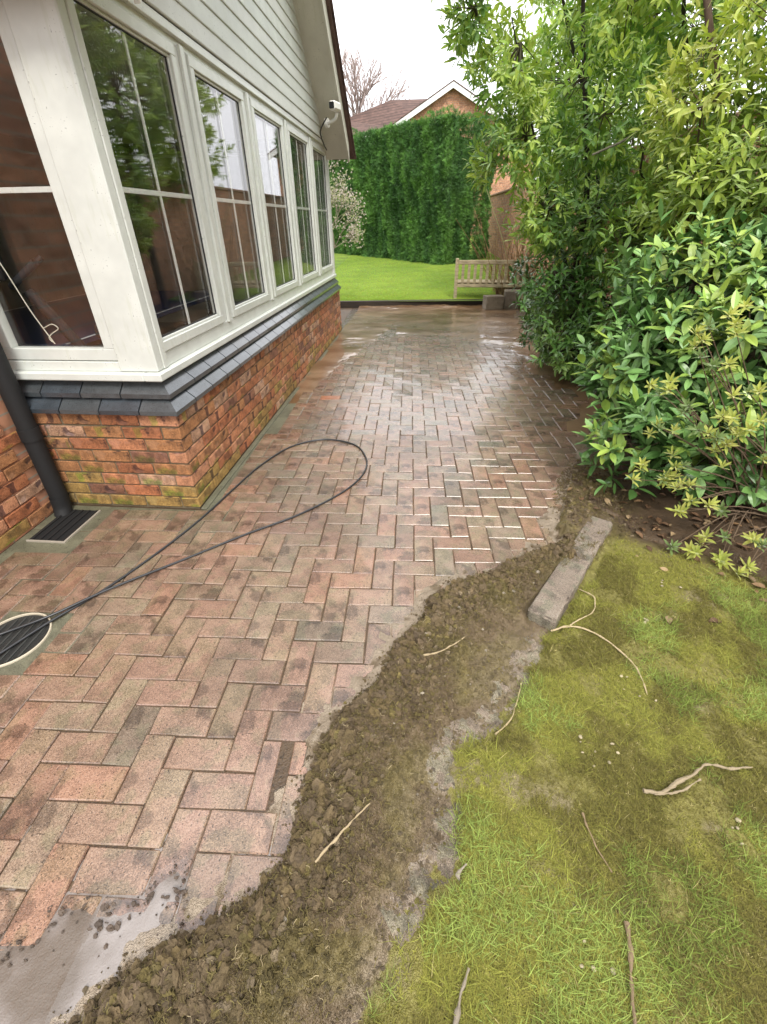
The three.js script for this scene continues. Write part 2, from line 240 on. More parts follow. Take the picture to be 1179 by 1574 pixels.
// ---------------------------------------------------------------- the house with its clad gable and long window
const house = thing('brick_house', 'brick house extension with long white windows under a pale clad gable', 'house', [-1.3, 0, -2.272], -0.0345);
{
  const rg = rngOf(5);
  const tones = [[0.50, 0.19, 0.085], [0.55, 0.24, 0.12], [0.42, 0.165, 0.075], [0.48, 0.23, 0.105], [0.56, 0.27, 0.15], [0.44, 0.21, 0.09], [0.30, 0.14, 0.085], [0.56, 0.34, 0.22], [0.38, 0.235, 0.075], [0.42, 0.27, 0.085]];
  const mats = tones.map(c => std({ color: lin(...c), roughness: 0.82, map: rep(brickTex, 0.75), bumpMap: rep(brickTex, 0.75), bumpScale: 0.004 }));
  const mortar = std({ color: lin(0.25, 0.205, 0.13), roughness: 0.95, map: rep(speck, 0.2), bumpMap: rep(speckBump, 0.12), bumpScale: 0.003 });
  const tone = c => { const r = rg(); if (c <= 1 && r < 0.55) return r < 0.3 ? 8 : 9; if (c === 2 && r < 0.25) return 9; return Math.min(7, Math.floor(rg() * 8)); };
  const geos = {}; const geoOf = (w, d) => { const k = w.toFixed(3) + d; const a = geos[k] ??= [0, 1, 2, 3].map(() => chamfer(w, 0.065, d, 0.004, 0.0022, rg)); return a[Math.floor(rg() * a.length)]; };
  const lay = (parent, x, y, z, w, d, c) => { const m = mesh('brick', geoOf(w, d), mats[tone(c)], parent); m.position.set(x + (rg() - 0.5) * 0.003, y, z + (rg() - 0.5) * 0.003); return m; };
  // wall below the windows: long side (x = 0.075) and short front (z = 0.166)
  const wall = mesh('brick_wall', mergeGeometries([bb(-0.02, 0.066, -0.05, 0.6, -4.838, 0.158, 0.001), bb(-0.82, -0.02, -0.05, 0.6, 0.06, 0.158, 0.001)]), mortar, house);
  for (let c = 0; c < 8; c++) {
    const y = 0.0375 + c * 0.075 + 0.003, even = c % 2 === 0;
    // corner brick, then stretchers away along the side and along the front
    if (even) lay(wall, 0.075 - 0.0512, y, 0.166 - 0.1075, 0.1025, 0.215, c); else lay(wall, 0.075 - 0.1075, y, 0.166 - 0.0512, 0.215, 0.1025, c);
    let z = 0.166 - (even ? 0.225 : 0.1125);
    while (z > -4.84) { const L = Math.min(0.215, z + 4.846); if (L > 0.03) lay(wall, 0.075 - 0.0512, y, z - L / 2, 0.1025, +L.toFixed(3), c); z -= 0.225; }
    let x = 0.075 - (even ? 0.1125 : 0.225);
    while (x > -0.8) { const L = Math.min(0.215, x + 0.81); if (L > 0.03) lay(wall, x - L / 2, y, 0.166 - 0.0512, +L.toFixed(3), 0.1025, c); x -= 0.225; }
  }
  // main wall of the house, running towards the camera on the left
  const wall2 = mesh('main_wall', bb(-1.0, -0.806, -0.05, 2.75, 0.05, 2.2, 0.001), std({ color: lin(0.9, 0.9, 0.9), map: rep(farBrick, 1.8), roughness: 0.9 }), house);
  for (let c = 0; c < 8; c++) { const y = 0.0375 + c * 0.075 + 0.003; let z = 0.2 + (c % 2) * 0.1125; while (z < 0.95) { lay(wall2, -0.846, y, z + 0.1075, 0.1025, 0.215, c); z += 0.225; } }
  // two courses of sloped blue bricks as a sill, mitred round the corner
  const blue = [[0.062, 0.078, 0.095], [0.068, 0.083, 0.098], [0.08, 0.094, 0.104], [0.056, 0.071, 0.082]].map(c => phy({ color: lin(...c), roughness: 0.3, map: rep(speck, 0.3), bumpMap: rep(speckBump, 0.3), bumpScale: 0.001, clearcoat: 1, clearcoatRoughness: 0.12 }));
  const sill = mesh('sill', mergeGeometries([bb(-0.02, 0.006, 0.6, 0.775, -4.83, 0.097, 0.001), bb(-0.82, -0.02, 0.6, 0.775, 0.05, 0.097, 0.001)]), std({ color: lin(0.42, 0.39, 0.27), roughness: 0.9, bumpMap: rep(speckBump, 0.12), bumpScale: 0.003 }), house);
  // profile of each course: outer offset at bottom, small upright nose, slope back
  const profs = [[0.607, 0.104, 0.630, 0.104, 0.680, 0.044], [0.687, 0.068, 0.711, 0.068, 0.766, 0.006]];
  const prism = (a, b, pr) => { // along t from a to b in "outward, up, along"; returns points builder
    const [y0, o0, y1, o1, y2, o2] = pr; return { a, b, s: [[-0.02, y0], [o0, y0], [o1, y1], [o2, y2], [-0.02, y2]] };
  };
  const solid = (pts0, pts1) => { const T = [], n = pts0.length; for (let i = 0; i < n; i++) { const j = (i + 1) % n; T.push([pts0[i], pts0[j], pts1[j]], [pts0[i], pts1[j], pts1[i]]); } for (let i = 1; i < n - 1; i++) { T.push([pts0[0], pts0[i + 1], pts0[i]], [pts1[0], pts1[i], pts1[i + 1]]); } const g = fromTris(T); return boxUV(g, rg() * 2, rg() * 2); };
  profs.forEach((pr, c) => {
    const s = prism(0, 0, pr).s, ZC = 0.091;                                    // corner: outward offset o -> z = ZC + o on the front
    const side = (z0, z1, m0) => solid(s.map(([o, y]) => [o, y, m0 ? ZC + o : z0]), s.map(([o, y]) => [o, y, z1]));
    const front = (x0, x1, m0) => solid(s.map(([o, y]) => [m0 ? o : x0, y, ZC + o]), s.map(([o, y]) => [x1, y, ZC + o]));
    let z = -0.02 - c * 0.1; mesh('sill_brick', side(0, z, true), blue[1], sill);
    while (z > -4.8) { const e = Math.max(z - 0.225, -4.85); mesh('sill_brick', side(z - 0.008, e, false), blue[Math.floor(rg() * 4)], sill); z = e; }
    let x = -0.1 - c * 0.1; mesh('sill_brick', front(0, x, true), blue[2], sill);
    while (x > -0.78) { const e = Math.max(x - 0.225, -0.81); mesh('sill_brick', front(x - 0.008, e, false), blue[Math.floor(rg() * 4)], sill); x = e; }
  });

  // windows
  const white = phy({ color: lin(0.72, 0.745, 0.71), roughness: 0.3, map: rep(paintTex, 0.5), clearcoat: 0.2, clearcoatRoughness: 0.3 });
  const glass = phy({ color: 0xffffff, transmission: 1, thickness: 0, roughness: 0.0, ior: 1.82, specularIntensity: 1 });
  const seal = std({ color: lin(0.02, 0.02, 0.02), roughness: 0.6 });
  const P = 0.996, G = 0.71, yb = 0.962, yt = 2.226, ym = 1.615;
  const frameRing = (z0, z1, y0, y1, t, x0, x1) => [bb(x0, x1, y0 - t, y0, z0 - t, z1 + t), bb(x0, x1, y1, y1 + t, z0 - t, z1 + t), bb(x0, x1, y0, y1, z1, z1 + t), bb(x0, x1, y0, y1, z0 - t, z0)];
  for (let i = 0; i < 5; i++) {
    const z1 = -i * P, z0 = z1 - G;
    const w = mesh('window', mergeGeometries([...frameRing(z0, z1, yb, yt, 0.014, -0.012, 0.010), ...frameRing(z0 - 0.014, z1 + 0.014, yb - 0.014, yt + 0.014, 0.05, -0.03, 0.024)]), white, house);
    mesh('seal', mergeGeometries(frameRing(z0 + 0.006, z1 - 0.006, yb + 0.006, yt - 0.006, 0.0055, -0.006, 0.004)), seal, w);
    for (const x of [0, -0.02]) mesh('pane', bb(x - 0.0004, x + 0.0004, yb, yt, z0, z1, 0.0001).scale(1, 1, 1), glass, w).geometry = new THREE.PlaneGeometry(G, yt - yb).rotateY(Math.PI / 2).translate(x, (yb + yt) / 2, (z0 + z1) / 2);
    mesh('glazing_bar', bb(-0.0135, -0.0065, yb, yt, (z0 + z1) / 2 - 0.009, (z0 + z1) / 2 + 0.009, 0.001), white, w);
    mesh('glazing_bar', bb(-0.0145, -0.0055, ym - 0.011, ym + 0.011, z0, z1, 0.001), white, w);
  }
  // fixed frame: head, sill rail and mullions
  mesh('window_frame', mergeGeometries([bb(-0.05, 0.012, yt + 0.066, 2.372, -4.80, 0.10), bb(-0.05, 0.014, 0.819, yb - 0.066, -4.80, 0.10)]), white, house);
  mesh('head_trim', bb(-0.04, 0.036, 2.325, 2.368, -4.80, 0.12), white, house);
  for (let i = 0; i < 4; i++) mesh('mullion', mergeGeometries([bb(-0.05, 0.011, yb - 0.07, yt + 0.07, -(i + 1) * P + 0.066, -i * P - G - 0.066), bb(0.010, 0.03, yb - 0.075, yt + 0.08, -(i + 1) * P + 0.143 - 0.022, -(i + 1) * P + 0.143 + 0.022)]), white, house);
  mesh('end_post', bb(-0.06, 0.03, 0.819, 2.372, -4.84, -4.0 * P - G - 0.066), white, house);
  mesh('corner_post', mergeGeometries([bb(-0.185, 0.022, 0.819, 2.372, 0.066, 0.125, 0.006), bb(-0.03, 0.026, 0.820, 2.372, 0.02, 0.066, 0.004)]), white, house);
  mesh('window_ledge', mergeGeometries([bb(-0.05, 0.046, 0.776, 0.818, -4.84, 0.156, 0.006), bb(-0.83, -0.05, 0.776, 0.818, 0.02, 0.156, 0.006), bb(-0.83, -0.185, 0.818, 0.868, 0.05, 0.118, 0.003)]), white, house);
  { // window in the short front
    const x0 = -0.755, x1 = -0.245, zg = 0.09;
    const ring = (t, a, b, za, zb) => [bb(a - t, b + t, yb - 0.03 - t, yb - 0.03, za, zb), bb(a - t, b + t, yt, yt + t, za, zb), bb(b, b + t, yb - 0.03, yt, za, zb), bb(a - t, a, yb - 0.03, yt, za, zb)];
    const w = mesh('window', mergeGeometries([...ring(0.06, x0, x1, zg - 0.03, zg + 0.02)]), white, house);
    for (const z of [zg, zg - 0.02]) mesh('pane', new THREE.PlaneGeometry(x1 - x0, yt - yb + 0.03).translate((x0 + x1) / 2, (yb - 0.03 + yt) / 2, z), glass, w);
    mesh('glazing_bar', bb(x0, x1, ym - 0.011, ym + 0.011, zg - 0.0145, zg - 0.0055, 0.001), white, w);
    mesh('jamb', bb(-0.83, x0 - 0.06, 0.868, 2.372, 0.04, 0.118), white, house);
    mesh('window_frame', bb(-0.83, -0.185, yt + 0.06, 2.372, 0.04, 0.112), white, house);
  }
  // cladding boards on the gable
  const m_ = 0.86, APEX = -2.34, L0 = z => 2.286 + m_ * (4.635 - 2.34 - Math.abs(z - APEX));
  const boardTones = [[0.64, 0.67, 0.64], [0.67, 0.69, 0.665], [0.615, 0.65, 0.62]].map(c => std({ color: lin(...c), roughness: 0.55, map: rep(paintTex, 0.8), bumpMap: rep(speckBump, 0.5), bumpScale: 0.0006 }));
  const clad = mesh('cladding', fromTris((() => { const a = [0.02, 2.372, APEX - 2.45], b = [0.02, 2.372, APEX + 2.45], c = [0.02, 4.25, APEX + 0.1], d = [0.02, 4.25, APEX - 0.1]; return [[a, b, c], [a, c, d]]; })()), std({ color: lin(0.1, 0.1, 0.09), roughness: 0.9 }), house);
  for (let k = 0; k < 18; k++) {
    const y0 = 2.374 + k * 0.105, y1 = y0 + 0.114; if (y1 > 4.24) break;
    const hw = y => Math.max(0.02, Math.min(2.45, 2.34 - 0.02 - (y - 2.31) / m_ + (4.635 - 4.68)) + 0.06);
    const pt = (x, y, s) => [x, y, APEX + s * hw(y)];
    const lo = [pt(0.03, y0, -1), pt(0.044, y0, -1), pt(0.047, y0 + 0.005, -1), pt(0.038, y1, -1), pt(0.03, y1, -1)], hi = [pt(0.03, y0, 1), pt(0.044, y0, 1), pt(0.047, y0 + 0.005, 1), pt(0.038, y1, 1), pt(0.03, y1, 1)];
    mesh('board', solid(lo, hi), boardTones[Math.floor(rg() * 3)], clad);
  }
  // roof with verge overhang: soffit, barge boards, tiled slopes
  const cream = std({ color: lin(0.60, 0.585, 0.50), roughness: 0.6, map: rep(paintTex, 0.7) });
  const roofMat = std({ color: lin(0.16, 0.10, 0.085), roughness: 0.85, map: rep(speck, 0.5), bumpMap: rep(speckBump, 0.3), bumpScale: 0.004 });
  const slope = (sgn, s0, s1, off0, off1, x0, x1) => { // band along the verge from run s0 to s1 (measured from apex), between two offsets above L0
    const q = (s, o, x) => [x, 2.286 + m_ * (2.295 - s) + o, APEX + sgn * s];
    return solid([q(s0, off0, x0), q(s0, off1, x0), q(s0, off1, x1), q(s0, off0, x1)], [q(s1, off0, x0), q(s1, off1, x0), q(s1, off1, x1), q(s1, off0, x1)]);
  };
  for (const sgn of [-1, 1]) {
    mesh('barge_board', slope(sgn, 0, 2.44, 0, 0.21, 0.302, 0.325), cream, house);
    mesh('soffit', slope(sgn, 0, 2.42, 0.015, 0.04, 0.0, 0.302), cream, house);
    const roof = mesh('roof', slope(sgn, 0, 2.62, 0.215, 0.25, -4.2, 0.36), roofMat, house);
    for (let k = 0; k < 11; k++) { const g = slope(sgn, k * 0.24, k * 0.24 + 0.27, 0.252, 0.268, 0.05, 0.385); g.rotateX(0); mesh('verge_tile', g, roofMat, roof); }
    mesh('eaves_soffit', bb(-4.2, 0.30, 2.27, 2.29, APEX + sgn * 2.52 - 0.15, APEX + sgn * 2.52 + 0.10), cream, house);
    mesh('fascia', bb(-4.2, 0.325, 2.272, 2.41, APEX + sgn * 2.615 - 0.012, APEX + sgn * 2.615 + 0.012), cream, house);
  }
  // the room behind the glass
  const plaster = std({ color: lin(0.44, 0.42, 0.36), roughness: 0.9, map: rep(paintTex, 1) });
  mesh('room_floor', bb(-3.6, -0.06, 0.02, 0.12, -4.8, 0.05), std({ color: lin(0.09, 0.075, 0.06), roughness: 0.5, map: rep(woodTex, 1) }), house);
  mesh('room_ceiling', bb(-3.6, -0.02, 2.42, 2.5, -4.8, 0.05), std({ color: lin(0.55, 0.52, 0.47), roughness: 0.9 }), house);
  mesh('room_wall', bb(-3.7, -3.6, 0.02, 2.5, -4.85, 0.05), plaster, house);
  mesh('room_wall', bb(-3.6, -0.06, 0.02, 2.5, -4.9, -4.845), plaster, house);
  mesh('room_wall', bb(-3.6, -1.0, 0.02, 2.5, 0.05, 0.1), plaster, house);
  mesh('inner_sill', mergeGeometries([bb(-0.14, -0.065, 0.1, 0.9, -4.8, 0.05), bb(-0.83, -0.14, 0.1, 0.9, -0.02, 0.036)]), std({ color: lin(0.5, 0.47, 0.4), roughness: 0.7 }), house);
  // even black upright tube filling the corner by the gully
  const black = std({ color: lin(0.008, 0.008, 0.008), roughness: 0.75 });
  const blackTube = mesh('black_tube', new THREE.CylinderGeometry(0.046, 0.046, 2.6, 24).translate(-0.75, 1.36, 0.225), black, house);
  mesh('tube_collar', mergeGeometries([0.5, 1.7].map(y => new THREE.CylinderGeometry(0.051, 0.051, 0.07, 24).translate(-0.75, y, 0.225))), black, blackTube);
  mesh('tube_foot', limb([[-0.745, 0.1, 0.235], [-0.745, 0.02, 0.24], [-0.73, -0.05, 0.28]], 0.047, 0.047, 14), black, blackTube);
}
shade(house);

// things kept inside the room
{
  const loc = (o, y, z) => V3(o, y, z).applyEuler(new THREE.Euler(0, -0.0345, 0)).add(V3(-1.3, 0, -2.272));
  const p = loc(-1.5, 0.12, -1.5);
  const t = thing('games_table', 'dark blue games table inside the room behind the windows', 'table', [p.x, p.y, p.z], -0.0345);
  mesh('table_top', bb(-0.72, 0.72, 0.7, 0.735, -1.2, 1.2, 0.004), std({ color: lin(0.02, 0.035, 0.09), roughness: 0.35 }), t);
  mesh('edge_line', mergeGeometries([bb(-0.72, -0.70, 0.735, 0.737, -1.2, 1.2, 0.0005), bb(0.70, 0.72, 0.735, 0.737, -1.2, 1.2, 0.0005)]), std({ color: lin(0.7, 0.7, 0.7), roughness: 0.5 }), t);
  for (const [x, z] of [[-0.6, -1], [0.6, -1], [-0.6, 1], [0.6, 1]]) mesh('leg', bb(x - 0.025, x + 0.025, 0, 0.7, z - 0.025, z + 0.025), std({ color: lin(0.02, 0.02, 0.02), roughness: 0.4 }), t);
  const q = loc(-0.62, 0.12, -0.35);
  const e = thing('exercise_bike', 'dark exercise bike standing behind the short front window', 'exercise bike', [q.x, q.y, q.z], 0.6);
  const dk = std({ color: lin(0.02, 0.02, 0.022), roughness: 0.5 });
  mesh('frame', mergeGeometries([tube([[-0.35, 0.05, 0], [-0.1, 0.3, 0], [0.1, 0.75, 0]], 0.03, 12, 8), tube([[0.35, 0.05, 0], [0.1, 0.35, 0], [-0.25, 1.05, 0]], 0.03, 12, 8), bx(0.06, 0.05, 0.4, -0.35, 0.04, 0), bx(0.06, 0.05, 0.4, 0.35, 0.04, 0)].map(g => g.index ? g.toNonIndexed() : g).map(g => { g.deleteAttribute('uv'); return g; })), dk, e);
  mesh('flywheel', new THREE.CylinderGeometry(0.2, 0.2, 0.05, 28).rotateX(Math.PI / 2).translate(-0.22, 0.32, 0), dk, e);
  mesh('saddle', bx(0.26, 0.07, 0.2, 0.13, 0.8, 0, 0.025), dk, e);
  mesh('handlebar', tube([[-0.15, 1.2, 0.22], [-0.28, 1.1, 0.15], [-0.3, 1.08, 0], [-0.28, 1.1, -0.15], [-0.15, 1.2, -0.22]], 0.018, 20, 8), dk, e);
  mesh('console', bx(0.03, 0.18, 0.2, -0.33, 1.2, 0, 0.008), dk, e);
  // pull cord with a loop hanging inside the short front window
  const c = loc(-0.56, 0.92, 0.045);
  const cord = mesh('pull_cord', mergeGeometries([tube([[-0.19, 0.6, 0], [-0.12, 0.4, -0.002], [-0.06, 0.18, 0], [0.0, 0.02, 0]], 0.003, 24, 6), tube([[-0.03, 0.10, 0], [0.03, 0.12, 0.004], [0.05, 0.10, 0], [0.0, 0.07, 0], [-0.02, 0.05, 0], [-0.01, 0.03, 0]], 0.0028, 24, 6)]), std({ color: lin(0.65, 0.62, 0.5), roughness: 0.8 }));
  cord.position.copy(c); tagTop(cord, 'pale pull cord with a loop hanging behind the short front window', 'cord');
}

// security camera and its cable under the verge
{
  const loc = (o, y, z) => V3(o, y, z).applyEuler(new THREE.Euler(0, -0.0345, 0)).add(V3(-1.3, 0, -2.272));
  const p = loc(0.30, 2.60, -4.02);
  const wm = std({ color: lin(0.72, 0.71, 0.66), roughness: 0.45 });
  const s = thing('security_camera', 'small white security camera fixed under the gable verge', 'camera', [p.x, p.y, p.z], -0.35);
  const body = mesh('body', bx(0.085, 0.085, 0.16, 0, 0, 0, 0.018), wm, s);
  mesh('lens', bx(0.06, 0.06, 0.02, 0, 0, 0.078, 0.01), std({ color: lin(0.01, 0.01, 0.012), roughness: 0.15 }), body);
  mesh('bracket', mergeGeometries([tube([[0, -0.03, -0.05], [-0.03, -0.10, -0.05], [-0.12, -0.13, -0.05]], 0.018, 10, 8), new THREE.CylinderGeometry(0.045, 0.045, 0.03, 18).rotateZ(Math.PI / 2).translate(-0.14, -0.13, -0.05)]), wm, s);
  const a = loc(0.2, 2.5, -4.0), b = loc(0.10, 2.40, -4.1), c2 = loc(0.09, 2.30, -4.3), d = loc(0.06, 2.28, -4.62);
  tagTop(mesh('camera_cable', tube([a, b, c2, d], 0.008, 24, 6), std({ color: lin(0.02, 0.02, 0.02), roughness: 0.5 })), 'thin dark cable looping down from the security camera', 'cable');
}
console.log('house done');
// ---------------------------------------------------------------- earth, silt and water
const soilMat = std({ vertexColors: true, roughness: 0.52, bumpMap: rep(soilBump, 0.3), bumpScale: 0.009 });
const kerbLine = [[0.55, -1.29], [1.06, -1.99]];
const bedM = (x, z) => smooth(-0.10, 0.10, sdPoly(bedEdge, x, z) + wob(x, z, 6, 0.09));
function soilH(x, z) {
  const d = sdPoly(soilEdge, x, z) + wob(x, z, 14, 0.02), g = sdPoly(grassEdge, x, z) + wob(x + 9, z, 10, 0.02);
  if (d < -0.16) return -0.07;
  if (Math.hypot(x + 0.405, z + 0.735) < 0.09 && d < -0.02) return -0.07;
  const bed = d > 0 ? bedM(x, z) : 0;
  if (bed > 0.98) {                                                   // planting bed; moss clump by the paving edge
    const cl = Math.exp(-(((x - 1.06) / 0.16) ** 2 + ((z + 2.36) / 0.42) ** 2));
    return 0.012 * smooth(0, 0.05, d) + 0.05 * smooth(0.1, 0.8, d) + 0.05 * cl * (0.4 + fbm(x * 30, z * 30, 3)) + 0.02 * fbm(x * 9, z * 9, 4) - 0.008;
  }
  if (d < 0) return -0.0085 + 0.014 * (fbm(x * 22, z * 22, 4) - 0.42) + 0.021 * smooth(-0.13, 0, d) * fbm(x * 12 + 7, z * 12, 3);   // sandy smear over the blocks
  const heap = smooth(0, 0.05, d) * smooth(0.36, 0.12, d);
  const n = fbm(x * 16, z * 16, 4), c = fbm(x * 48 + 4, z * 48, 3);
  const rid = 1 - Math.abs(2 * fbm(x * 26 + 1, z * 26 + 8, 3) - 1) * 2.2;
  let h = 0.004 + heap * (0.014 + 0.05 * n + 0.016 * rid) + smooth(0, 0.04, d) * (0.022 + 0.012 * heap) * (c - 0.35);
  if (g > 0) h = lerp(h, 0.028 + 0.03 * (fbm(x * 4, z * 4, 3) - 0.4) + 0.01 * c, smooth(0, 0.06, g));
  return lerp(h, 0.015 + 0.02 * fbm(x * 9, z * 9, 4), bed);
}
function soilC(x, z) {
  const d = sdPoly(soilEdge, x, z) + wob(x, z, 14, 0.02), g = sdPoly(grassEdge, x, z) + wob(x + 9, z, 10, 0.02);
  const n = fbm(x * 30, z * 30, 4), m = fbm(x * 7 + 3, z * 7, 3), f = fbm(x * 90, z * 90, 2);
  const dark = mix3([0.075, 0.05, 0.024], [0.175, 0.125, 0.065], n), pale = mix3([0.16, 0.118, 0.075], [0.28, 0.22, 0.155], f), moss = mix3([0.095, 0.074, 0.024], [0.18, 0.145, 0.042], n), cream = mix3([0.22, 0.17, 0.115], [0.37, 0.30, 0.22], n);
  const bed = d > 0 ? bedM(x, z) : 0, bedC = mix3(mix3([0.055, 0.034, 0.018], [0.11, 0.068, 0.034], n), moss, smooth(0.5, 0.7, m) * 0.7 * smooth(0.5, 0.1, d));
  if (bed > 0.98) return bedC;
  if (d < 0.012) return mix3(cream, dark, smooth(0.55, 0.7, fbm(x * 26 + 2, z * 26, 3)) * 0.8);
  if (g > -0.02) return mix3(mix3(mix3([0.13, 0.115, 0.028], [0.24, 0.215, 0.05], n), [0.25, 0.20, 0.12], smooth(0.6, 0.75, m) * 0.6), bedC, bed);
  const toPale = 0.45 * smooth(0.24, 0.36, d + wob(x, z, 18, 0.07)) * (0.35 + 0.65 * smooth(0.4, 0.65, m)) ;
  let c = mix3(mix3(dark, moss, smooth(0.45, 0.65, m) * 0.75), pale, toPale * 0.75);
  return mix3(c, pale, smooth(-0.09, -0.03, g + wob(x, z, 25, 0.03)) * 0.7 * smooth(0.35, 0.6, n + 0.1));
}
const heapSoil = mesh('soil_heap', grid(-1.05, 2.0, -2.75, 0.5, 0.0085, soilH, soilC, (x, z) => sdPoly(soilEdge, x, z) > -0.15 && x > -0.78 * (0.75 - z) - 0.2), soilMat);
tagTop(heapSoil, 'dug brown earth, moss and sandy smears heaped along the paving edge', 'soil', 'stuff');
const bedSoil = mesh('soil_bed', grid(1.2, 4.6, -10, -2.7, 0.035, (x, z) => soilH(x, z), soilC, (x, z) => sdPoly(soilEdge, x, z) > -0.06), soilMat);
bedSoil.userData = { kind: 'structure' }; scene.add(bedSoil);
const bedNear = mesh('soil_bed_edge', grid(1.75, 5.0, -2.75, 1.4, 0.04, (x, z) => soilH(x, z) - 0.012, soilC), soilMat); bedNear.userData = { kind: 'structure' }; scene.add(bedNear);
{
  // clods and crumbs of earth
  const rg = rngOf(33), shapes = [0, 1, 2].map(k => {
    const g = new THREE.IcosahedronGeometry(1, 3), p = g.attributes.position;
    for (let i = 0; i < p.count; i++) { const x = p.getX(i), y = p.getY(i), z = p.getZ(i), s = 0.3 + 1.0 * fbm(x * 1.8 + k * 9 + 20, y * 1.8 + z * 1.6 + 20, 2) + 0.55 * (fbm(x * 6 + z * 3 + 50, y * 6 - z * 4 + 50, 2) - 0.4); p.setXYZ(i, x * s, y * s * 0.75, z * s); }
    g.computeVertexNormals(); return g;
  });
  const sets = [[], [], []], cols = [[], [], []], q = new THREE.Quaternion();
  let n = 0, tries = 0;
  while (n < 24000 && tries++ < 200000) {
    const x = rr(-0.85, 1.4, rg), z = rr(-2.8, 0.1, rg), d = sdPoly(soilEdge, x, z) + wob(x, z, 14, 0.02), g = sdPoly(grassEdge, x, z);
    const strip = z < -1.86;
    if (d < -0.07 || g > (strip ? 9 : -0.01)) continue;
    const cl = Math.exp(-(((x - 1.06) / 0.15) ** 2 + ((z + 2.36) / 0.40) ** 2));
    const w = strip ? cl : d < 0 ? 0.22 * smooth(-0.07, 0, d) : smooth(0, 0.02, d) * lerp(0.4, 1, smooth(0.25, 0.11, d)) * smooth(0.3, 0.55, fbm(x * 11, z * 11, 3) + 0.1);
    if (rg() > w) continue;
    const s = (d < 0 ? 0.0018 : 0.0022) + (d < 0 ? 0.005 : 0.0125) * Math.pow(rg(), 3.5) * (strip ? 0.9 : lerp(0.42, 1, smooth(0.26, 0.13, d)));
    q.setFromEuler(new THREE.Euler(rg() * 6, rg() * 6, rg() * 6));
    if (Math.abs(sdPoly([[0.5, -1.21], [1.13, -2.07]], x, z)) < 0.085) continue;
    const k = n % 3; sets[k].push(new THREE.Matrix4().compose(V3(x, soilH(x, z) * 1 + s * 0.1 + (d < 0 ? 0.003 : 0), z), q.clone(), V3(s, s * rr(0.7, 1.1, rg), s)));
    const t = rg(), v = rr(0.75, 1.35, rg); cols[k].push((t < 0.75 && d > 0 ? soilC(x, z) : t < 0.66 ? [0.13, 0.092, 0.045] : t < 0.9 ? [0.165, 0.128, 0.042] : t < 0.993 ? [0.19, 0.145, 0.085] : [0.34, 0.29, 0.22]).map(c => c * v)); n++;
  }
  for (let i = 0, t2 = 0; i < 1500 && t2 < 60000; t2++) { // bigger clods along the paving side
    const x = rr(-0.8, 0.85, rg), z = rr(-1.9, 0.1, rg), d = sdPoly(soilEdge, x, z) + wob(x, z, 14, 0.02); if (d < -0.01 || d > 0.16 || rg() > smooth(0.18, 0.03, d) || sdPoly(grassEdge, x, z) > -0.05) continue;
    const s = rr(0.008, 0.022, rg) * (d < 0.01 ? 0.6 : 1); q.setFromEuler(new THREE.Euler(rg() * 6, rg() * 6, rg() * 6)); const k = i % 3, v = rr(0.75, 1.25, rg); sets[k].push(new THREE.Matrix4().compose(V3(x, soilH(x, z) + s * 0.12, z), q.clone(), V3(s * rr(0.8, 1.3, rg), s * rr(0.6, 1, rg), s))); cols[k].push([0.125 * v, 0.088 * v, rr(0.034, 0.05, rg) * v]); i++;
  }
  const clodMat = std({ color: 0xffffff, roughness: 0.85, bumpMap: rep(speckBump, 1), bumpScale: 0.002 });
  for (let k = 0; k < 3; k++) instanced('clods', shapes[k], clodMat, sets[k], cols[k], heapSoil);
  // moss tufts and root fibres through the heap
  const fib = tube([[0, 0, 0], [0.3, 0.25, 0.1], [0.62, 0.1, -0.08], [1, 0.22, 0.05]], 0.035, 6, 3), fm = [], fc = [];
  tries = 0;
  while (fm.length < 22000 && tries++ < 200000) {
    const x = rr(-0.75, 1.35, rg), z = rr(-2.8, 0.1, rg), d = sdPoly(soilEdge, x, z), g = sdPoly(grassEdge, x, z), strip = z < -1.86;
    if (d < 0.0 || g > (strip ? 9 : 0)) continue;
    const cl = Math.exp(-(((x - 1.06) / 0.14) ** 2 + ((z + 2.36) / 0.4) ** 2));
    if (rg() > (strip ? cl : lerp(0.15, 1, smooth(0.3, 0.12, d)))) continue;
    const s = rr(0.006, 0.024, rg); q.setFromEuler(new THREE.Euler(rr(-0.7, 0.7, rg), rg() * 6.3, rr(-0.5, 0.9, rg)));
    fm.push(new THREE.Matrix4().compose(V3(x, soilH(x, z) + 0.004, z), q.clone(), V3(s, s, s)));
    const t = rg(); fc.push(t < 0.7 ? [0.13, 0.10, 0.035] : t < 0.96 ? [0.19, 0.155, 0.05] : [0.40, 0.32, 0.18]);
  }
  instanced('moss_fibres', fib, std({ color: 0xffffff, roughness: 0.9 }), fm, fc, heapSoil);
}
